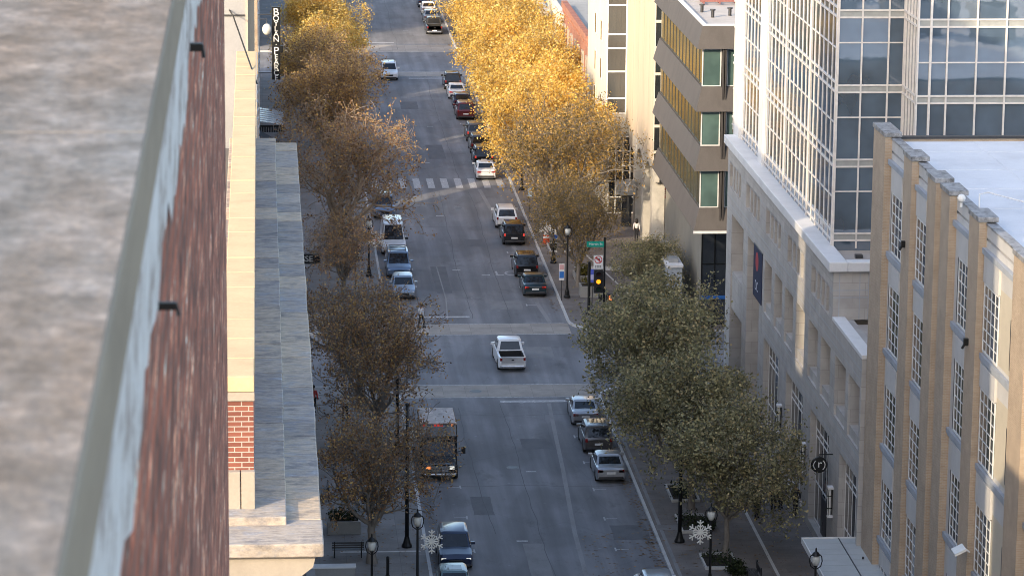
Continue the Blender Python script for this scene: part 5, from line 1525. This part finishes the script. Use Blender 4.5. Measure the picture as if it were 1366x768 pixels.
def shuttle_bus(x, y):
    t = thing('shuttle_bus', 'black shuttle bus with a white roof and red marker lamps at the left kerb', 'bus', (x, y, 0), PI)
    L = 6.5
    def Y(v): return v - L
    hw = 1.15
    mb = MB()
    mb.prism([(Y(0),.45),(Y(4.3),.45),(Y(4.3),2.3),(Y(4.0),2.95),(Y(0),2.95)], 'x', -hw, hw)
    mb.build('body', black, t, bevel=.06)
    mb = MB()
    # cab with sloping hood
    def sec(v, w, zb, zt): return [(-w, Y(v), zb), (w, Y(v), zb), (w, Y(v), zt), (-w, Y(v), zt)]
    S = [sec(4.1,1.0,.5,1.9), sec(4.55,1.0,.5,1.9), sec(5.1,.98,.5,1.28), sec(6.2,.95,.5,1.12), sec(6.5,.9,.55,.98)]
    vs = [p for s in S for p in s]; fs = []
    for i in range(len(S)-1):
        for j in range(4): fs.append((i*4+j, i*4+(j+1) % 4, (i+1)*4+(j+1) % 4, (i+1)*4+j))
    fs += [(3,2,1,0), tuple(range(16,20))]
    mb.add(vs, fs); mb.build('cab', black, t, bevel=.04)
    MB().box(-hw+.05, hw-.05, Y(.05), Y(3.95), 2.955, 3.04).build('roof', surf('bus_roof_white', (.52,.46,.44), .6, .6, 2.2, (1,1,1), 0, .1, 9), t, bevel=.03)
    for k, xx in enumerate((-.85,-.2,0,.2,.85)):
        MB().box(xx-.07, xx+.07, Y(4.0), Y(4.1), 2.86, 2.97).build('marker_lamp', M['taillit'] if k else M['amber'], t)
    def quad(nm, pts, mat): return MB().poly(pts).build(nm, mat, t)
    quad('windscreen', [(-.9,Y(5.12),1.3),(.9,Y(5.12),1.3),(.9,Y(4.57),1.92),(-.9,Y(4.57),1.92)][::-1], M['cglass'])
    quad('upper_window', [(-.8,Y(4.305),2.32),(.8,Y(4.305),2.32),(.75,Y(4.065),2.84),(-.75,Y(4.065),2.84)], M['cglass'])
    for s in (-1, 1):
        for k in range(4):
            MB().box(s*(hw+.004), s*(hw+.012), Y(.3+k*.98), Y(1.1+k*.98), 1.55, 2.45).build('side_window', M['cglass'], t)
        m = MB().tube([(s*1.0,Y(4.8),1.4),(s*1.45,Y(4.85),1.55)], .025); m.box(s*1.38, s*1.62, Y(4.78), Y(4.9), 1.35, 1.8); m.build('mirror', M['black'], t)
        MB().box(s*.55, s*.86, Y(6.3), Y(6.52), .78, .98).build('headlight', M['amber'] if s > 0 else M['headlit'], t, bevel=.02)
        for c in (1.5, 5.6):
            w = MB().lathe([(.28,-.12),(.4,-.12),(.42,-.09),(.42,.09),(.4,.12),(.28,.12)], 20, axis='x').build('wheel', M['rubber'], t); w.location = (s*.98, Y(c), .42)
            MB().lathe([(.27,s*.08),(.08,s*.1)], 14, axis='x').build('rim', M['rim'], w)
    g = MB()
    for k in range(4): g.box(-.5,.5,Y(6.48),Y(6.54),.64+k*.09,.69+k*.09)
    g.build('grille', M['chrome'], t)
    MB().box(-.98,.98,Y(6.4),Y(6.6),.42,.56).build('bumper', M['chrome'], t, bevel=.03)
    MB().box(-.6,.6,Y(6.22),Y(6.4),1.075,1.13).build('hood_trim', sblue, t)
shuttle_bus(10.6, 197.4)

# ------------------------------------------------------------------ people
def skin_chain(name, verts, edges, radii, mat, parent, sub=1, root=0):
    me = bpy.data.meshes.new(name); me.from_pydata(verts, edges, []); me.update()
    o = bpy.data.objects.new(name, me); link(o, parent)
    m = o.modifiers.new('skin', 'SKIN'); m.use_smooth_shade = True
    for v, r in zip(me.skin_vertices[0].data, radii):
        v.radius = (r, r) if not isinstance(r, tuple) else r
    me.skin_vertices[0].data[root].use_root = True
    s = o.modifiers.new('smooth', 'SUBSURF'); s.levels = sub; s.render_levels = sub
    me.materials.append(mat)
    return o
def person(label, x, y, rz, shirt, trousers, stride=.25, arms=.15, hair_long=False, bag=None, z=.13, hold=False):
    t = thing('person', label, 'person', (x, y, z), rz)
    s = stride
    J = dict(pel=(0,0,.95), sp=(0,.0,1.15), ch=(0,.01,1.36), nk=(0,0,1.5), hd0=(0,-.01,1.6), hd=(0,-.015,1.7),
             shL=(-.18,0,1.42), shR=(.18,0,1.42), elL=(-.24,arms*.5,1.14), elR=(.24,-arms*.5,1.14), wrL=(-.24,-.06+arms,.9), wrR=(.24,-.1-arms*.4,.92), hnL=(-.235,-.08+arms,.82), hnR=(.235,-.13-arms*.4,.84),
             hpL=(-.1,0,.92), hpR=(.1,0,.92), knL=(-.11,-.08-s*.35,.5), knR=(.11,-.03+s*.35,.5), anL=(-.11,-s*.55,.08), anR=(.11,s*.75,.1), toL=(-.12,-s*.55-.17,.035), toR=(.12,s*.75-.16,.035))
    if hold:
        J['elR'] = (.25,-.06,1.16); J['wrR'] = (.2,-.3,1.1); J['hnR'] = (.17,-.38,1.1)
    nm = list(J); ix = {k: i for i, k in enumerate(nm)}
    E = [('pel','sp'),('sp','ch'),('ch','nk'),('nk','hd0'),('hd0','hd'),('ch','shL'),('ch','shR'),('shL','elL'),('shR','elR'),('elL','wrL'),('elR','wrR'),('wrL','hnL'),('wrR','hnR'),('pel','hpL'),('pel','hpR'),('hpL','knL'),('hpR','knR'),('knL','anL'),('knR','anR'),('anL','toL'),('anR','toR')]
    R = dict(pel=.12, sp=.115, ch=.13, nk=.055, hd0=.075, hd=.095, shL=.065, shR=.065, elL=.043, elR=.043, wrL=.03, wrR=.03, hnL=.03, hnR=.03, hpL=.09, hpR=.09, knL=.06, knR=.06, anL=.04, anR=.04, toL=.035, toR=.035)
    skin_chain('body', [J[k] for k in nm], [(ix[a], ix[b]) for a, b in E], [R[k] for k in nm], M['skin'], t)
    k = ['pel','sp','ch','shL','shR','elL','elR','wrL','wrR']; i2 = {q: i for i, q in enumerate(k)}
    skin_chain('shirt', [J[q] for q in k], [(i2[a], i2[b]) for a, b in (('pel','sp'),('sp','ch'),('ch','shL'),('ch','shR'),('shL','elL'),('shR','elR'),('elL','wrL'),('elR','wrR'))], [.145,.14,.155,.088,.088,.062,.062,.048,.048], shirt, t)
    k = ['pel','hpL','hpR','knL','knR','anL','anR']; i2 = {q: i for i, q in enumerate(k)}
    skin_chain('trousers', [J[q] for q in k], [(i2[a], i2[b]) for a, b in (('pel','hpL'),('pel','hpR'),('hpL','knL'),('hpR','knR'),('knL','anL'),('knR','anR'))], [.138,.112,.112,.082,.082,.06,.06], trousers, t)
    for q, w in (('anL','toL'),('anR','toR')):
        a, b = Vector(J[q]), Vector(J[w])
        MB().box(a.x-.05, a.x+.05, b.y-.06, a.y+.07, 0, .1).build('shoe', M['sigface'], t, bevel=.03)
    h = MB(); h.ball((0,.015,1.735), .118, 14, 9, (1,1.05,1.05))
    if hair_long: h.ball((0,.075,1.6), .115, 12, 8, (1,.6,1.7))
    h.build('hair', M['hair'], t, smooth=True)
    f = MB(); f.ball((0,-.115,1.655), .022, 8, 5); f.build('nose', M['skin'], t)
    if bag:
        b = thing('bag', bag[0], 'bag', (x, y, z), rz)
        MB().box(.2,.3,-.36,-.06,.5,.84).build('pouch', bag[1], b, bevel=.04); MB().tube([(.25,-.33,.84),(.25,-.21,1.0),(.25,-.09,.84)], .012).build('strap', bag[1], b)
    return t
cl = lambda n, c: plain('cloth_' + n, c, .85)
person('man in a pale blue shirt and dark trousers stepping into the road on the left', 11.45, 240.0, 2.4, cl('palegrey', (.42,.46,.52)), cl('dark', (.02,.02,.025)), .3, .1, bag=None, z=0, hold=True)
person('long haired woman in a white top walking away on the corner plaza', 30.7, 271.6, PI, cl('white', (.7,.7,.72)), cl('darkblue', (.02,.022,.03)), .22, .1, True)
person('person in a white top beside the pale pylon sign', 31.9, 268.6, PI, cl('white2', (.62,.62,.62)), cl('black', (.015,.015,.016)), .15, .08, True)
dk = cl('darkcoat', (.02,.022,.028))
person('person in a dark coat carrying a white bag by the shop front', 31.0, 189.0, 0.2, dk, cl('black2', (.012,.012,.014)), .2, .1, bag=('white shopping bag held by the person in a dark coat', M['white']))
person('person in a grey pink top walking beside the dark coated person', 30.3, 190.2, 0.1, cl('greypink', (.3,.24,.24)), dk, .25, .1)
person('person in dark clothes walking left of the pair by the shop front', 29.8, 189.6, -.1, dk, dk, .2, .12)
person('person in black walking under the nearest right tree', 28.6, 188.2, .1, cl('black3', (.012,.012,.013)), dk, .25, .12)
person('person in a red top under the left trees', 3.2, 214.5, .3, cl('redtop', (.4,.05,.05)), dk, .2, .1)
person('person in a white shirt under the left trees', 5.2, 212.2, 2.9, cl('whiteshirt', (.6,.6,.6)), dk, .2, .1)

# ------------------------------------------------------------------ trees
def rot_about(v, axis, a): return Matrix.Rotation(a, 3, axis) @ v
def grow(seed, h=10.0, spread=4.5, trunk=2.6, limbs=6, levels=5, dens=1.0):
    """branch skeleton of a vase shaped street tree; returns branch paths and twig points"""
    rg = random.Random(seed); paths = []; tips = []
    # branches
    def branch(p, d, length, r, lev):
        n = 5 if lev < 2 else 3
        pts = [p.copy()]; rs = [r]; q = p.copy(); v = d.copy()
        r_end = r * (.62 if lev < levels else .3)
        for i in range(n):
            j = Vector((rg.gauss(0,1), rg.gauss(0,1), rg.gauss(0,.7))) * (.13 if lev < 2 else .2)
            out = Vector((q.x, q.y, 0)); 
            rad = out.length
            up = .10 if lev < 3 else .02
            v = (v + j + Vector((0,0,up)))
            if rad > spread * .92: v = v - out.normalized() * .35
            if q.z > h * .93: v.z -= .4
            if q.z < trunk * 1.05 and lev > 1: v.z += .3
            v.normalize()
            q = q + v * (length / n); pts.append(q.copy()); rs.append(lerp(r, r_end, (i+1)/n))
        paths.append((pts, rs, lev))
        if lev >= levels - 1:
            for t_ in pts[1:]: tips.append(t_)
        if lev < levels:
            kids = 2 if rg.random() < .45 else 3
            base = rg.uniform(0, 2*PI)
            ax0 = v.orthogonal().normalized()
            for c in range(kids):
                a = base + 2*PI*c/kids + rg.uniform(-.4,.4)
                ang = rg.uniform(.28,.68) if lev < 3 else rg.uniform(.4,.95)
                nd = rot_about(v, rot_about(ax0, v, a), ang)
                branch(q, nd, length * rg.uniform(.62,.86), r_end * rg.uniform(.7,.85), lev+1)
            if lev >= 1:
                for c in range(2 if lev < 4 else 1):
                    k = rg.randint(1, n-1)
                    a = rg.uniform(0, 2*PI)
                    nd = rot_about(v, rot_about(ax0, v, a), rg.uniform(.6,1.1))
                    branch(pts[k].copy(), nd, length * rg.uniform(.5,.7), rs[k] * .5, min(levels, lev+2))
    r0 = .17
    tp = [Vector((0,0,-.1))]; tr = [r0*1.5]
    for i in range(1, 5):
        tp.append(Vector((rg.gauss(0,.04), rg.gauss(0,.04), trunk*i/4))); tr.append(r0*(1.08-.06*i))
    paths.append((tp, tr, 0))
    L0 = (h - trunk) * .30
    for i in range(limbs):
        a = 2*PI*i/limbs + rg.uniform(-.35,.35)
        tilt = rg.uniform(.28,.98) * min(1.25, spread/4.3) if i else .1
        d = Vector((math.sin(tilt)*math.cos(a), math.sin(tilt)*math.sin(a), math.cos(tilt)))
        st = tp[-1] + Vector((0,0,-rg.uniform(0,.55)))
        branch(st, d, L0 * rg.uniform(.85,1.2), r0*.6, 1)
    return paths, tips
def tree_meshes(name, seed, leaves, size, lmat, bmat, spread_leaf=.25, thick=1.0, **kw):
    paths, tips = grow(seed, **kw)
    mb = MB()
    for pts, rs, lev in paths:
        mb.tube(pts, [max(.011 * thick, r * thick) for r in rs], 8 if lev == 0 else (5 if lev < 3 else 3), cap=False)
    trunk = mb.mesh('trunk', True); trunk.materials.append(bmat)
    rng = np.random.default_rng(seed + 100)
    c = np.array([tuple(p) for p in tips])
    # uneven crown: some twig clusters keep few leaves
    o = leaf_cloud(rng, c[rng.permutation(len(c))[:max(10, int(len(c)*.85))]], leaves, size, 'crown', lmat, None, spread_leaf)
    crown = o.data; bpy.data.objects.remove(o)
    return trunk, crown
M['bark_pale'] = surf('pale_brown_bark', (.36,.275,.2), .95, .35, 2.5, (1,1,.2), 0, .4)
M['lf_brown'] = leafmat('russet_brown_leaves', [(0,(.13,.08,.05)),(.35,(.36,.21,.11)),(.7,(.54,.33,.16)),(.9,(.6,.43,.18)),(1,(.85,.56,.16))], .32)
M['lf_olive'] = leafmat('olive_leaves', [(0,(.12,.125,.07)),(.4,(.31,.305,.165)),(.75,(.49,.46,.25)),(.92,(.53,.41,.21)),(1,(.76,.68,.36))], .34)
M['lf_gold'] = leafmat('golden_leaves', [(0,(.48,.27,.05)),(.4,(.86,.57,.12)),(.75,(.95,.72,.2)),(1,(.97,.84,.4))], .45)
M['lf_amber'] = leafmat('amber_leaves', [(0,(.16,.10,.06)),(.4,(.42,.26,.12)),(.75,(.66,.43,.16)),(1,(.88,.62,.2))], .38)
M['lf_mix'] = leafmat('golden_olive_leaves', [(0,(.12,.10,.04)),(.4,(.25,.19,.07)),(.75,(.45,.31,.1)),(1,(.75,.5,.16))], .35)
TM = {
 'brown1': tree_meshes('b1', 11, 9500, .155, M['lf_brown'], M['bark'], .18, thick=1.5, h=10.2, spread=5.2, limbs=9),
 'brown2': tree_meshes('b2', 23, 11500, .155, M['lf_brown'], M['bark'], .18, thick=1.5, h=10.8, spread=5.4, limbs=9),
 'brown3': tree_meshes('b3', 37, 10000, .165, M['lf_brown'], M['bark_pale'], .2, thick=1.9, h=12.5, spread=5.0, trunk=2.8, limbs=9),
 'olive1': tree_meshes('o1', 5, 21000, .18, M['lf_olive'], M['bark'], .27, h=9.6, spread=4.2, limbs=8),
 'olive2': tree_meshes('o2', 19, 20000, .18, M['lf_olive'], M['bark'], .27, h=10.2, spread=4.4, limbs=8),
 'mix': tree_meshes('m1', 42, 14000, .17, M['lf_mix'], M['bark'], .25, thick=1.4, h=13, spread=5.0, trunk=2.8, limbs=9),
 'amber': tree_meshes('a1', 77, 19000, .18, M['lf_amber'], M['bark_pale'], .26, thick=1.6, h=12.8, spread=5.2, trunk=2.8, limbs=9),
 'gold1': tree_meshes('g1', 51, 34000, .2, M['lf_gold'], M['bark'], .3, h=13.2, spread=5.4, trunk=2.8, limbs=9),
 'gold2': tree_meshes('g2', 64, 34000, .2, M['lf_gold'], M['bark'], .3, h=12.6, spread=5.2, trunk=2.8, limbs=9),
}
def tree(kind, x, y, label, rz=0, s=1.0, sz=None, group='street trees'):
    t = thing('street_tree', label, 'tree', (x, y, .13), rz, group)
    t.scale = (s, s, sz or s)
    link(bpy.data.objects.new('trunk', TM[kind][0]), t); link(bpy.data.objects.new('crown', TM[kind][1]), t)
    return t
tree('brown1', 5.9, 180.2, 'sparse russet tree at the lower left beside the stone cornice', .3, .97)
tree('brown2', 7.0, 204.0, 'bushy russet tree over the left kerb behind the shuttle bus', 1.2, 1.0)
tree('brown1', 6.2, 215.0, 'russet tree at the near left street corner', 2.6, .98)
tree('brown1', 6.0, 248.5, 'thin russet tree at the far left street corner by the black marquee', 4.0, .78)
tree('brown3', 6.3, 263.0, 'large pale branched bare tree above the white van', .9, 1.1)
tree('amber', 6.0, 301.5, 'golden topped tree on the left pavement just beyond the zebra crossing', 4.2, 1.0)
tree('amber', 6.0, 319.0, 'golden topped tree beside the black blade sign', 1.0, .97)
tree('gold2', 5.8, 334.0, 'gold tree left of the driving white SUV', 5.2, .9)
tree('gold2', 5.9, 352.0, 'golden tree at the far left corner by the top edge', 2.2, .98)
tree('gold1', 6.4, 396.0, 'far golden tree at the top left beyond the far intersection', 3.3, .9)
tree('olive1', 25.6, 179.7, 'olive green tree nearest the white canopy on the right pavement', .4, .98)
tree('olive2', 25.0, 190.5, 'olive green tree behind the nearest right one', 1.7, 1.08)
tree('olive1', 24.6, 203.5, 'olive green tree beside the silver sedans on the right', 3.0, 1.14)
tree('olive2', 25.2, 214.8, 'olive green tree at the near right street corner', 4.4, 1.0)
tree('olive1', 28.6, 245.5, 'small thin tree on the plaza in front of the banded office', 5.0, .62)
tree('mix', 24.2, 253.5, 'small olive gold tree at the corner stone planter', 2.8, .72)
tree('mix', 24.0, 267.0, 'tall half bare olive gold tree by the orange barrel', .2, 1.05)
tree('gold1', 24.6, 282.0, 'golden tree between the white SUV and the zebra crossing', 2.0, 1.0)
tree('gold2', 24.8, 296.0, 'golden tree beside the zebra crossing on the right', 4.0, 1.03)
tree('gold1', 24.4, 310.0, 'golden tree above the dark SUVs on the right', 5.1, 1.0)
tree('gold2', 24.6, 325.0, 'golden tree behind the blue umbrella', .7, 1.04)
tree('gold1', 24.6, 340.0, 'golden tree in front of the red brick building', 3.6, 1.0)
tree('gold2', 24.5, 355.0, 'golden tree at the right side of the far intersection', 2.9, 1.0)
tree('gold1', 24.8, 394.0, 'first golden tree beyond the far intersection on the right', 1.4, 1.05)
tree('gold2', 24.8, 409.0, 'second golden tree beyond the far intersection on the right', 5.6, 1.05)
tree('gold1', 25.0, 424.0, 'farthest golden tree at the top of the right row', .1, 1.1)

# fallen leaves on pavements and gutters
def litter():
    rng = np.random.default_rng(7)
    zones = [(22.6,31,165,219,.14,900),(1,9,165,219,.14,900),(22.6,31,243,366,.14,2600),(1,9,243,366,.14,1500),(21.6,22.25,165,216,.012,500),(21.5,22.25,245,360,.012,900),(9.2,9.8,165,215,.012,300),(18,22,176,186,.012,160)]
    P = []
    for x0, x1, y0, y1, z, n in zones:
        P.append(np.column_stack([rng.uniform(x0,x1,n), rng.uniform(y0,y1,n), np.full(n, z)]))
    c = np.vstack(P); n = len(c)
    a = rng.uniform(0, 2*PI, n); s = rng.uniform(.06,.13,n)
    v = np.empty((n,4,3))
    for k in range(4):
        v[:,k,0] = c[:,0] + s*np.cos(a+k*PI/2)*(1 if k % 2 else .6); v[:,k,1] = c[:,1] + s*np.sin(a+k*PI/2)*(1 if k % 2 else .6); v[:,k,2] = c[:,2]
    me = bpy.data.meshes.new('fallen_leaves')
    me.from_pydata([tuple(p) for p in v.reshape(-1,3)], [], [tuple(range(i*4,i*4+4)) for i in range(n)]); me.update()
    me.materials.append(leafmat('fallen_leaf', [(0,(.09,.05,.025)),(.5,(.2,.12,.05)),(1,(.34,.21,.07))], .1))
    o = link(bpy.data.objects.new('fallen_leaves', me))
    tag(o, 'brown and yellow fallen leaves scattered on the pavements and gutters', 'leaves', None, 'stuff')
litter()
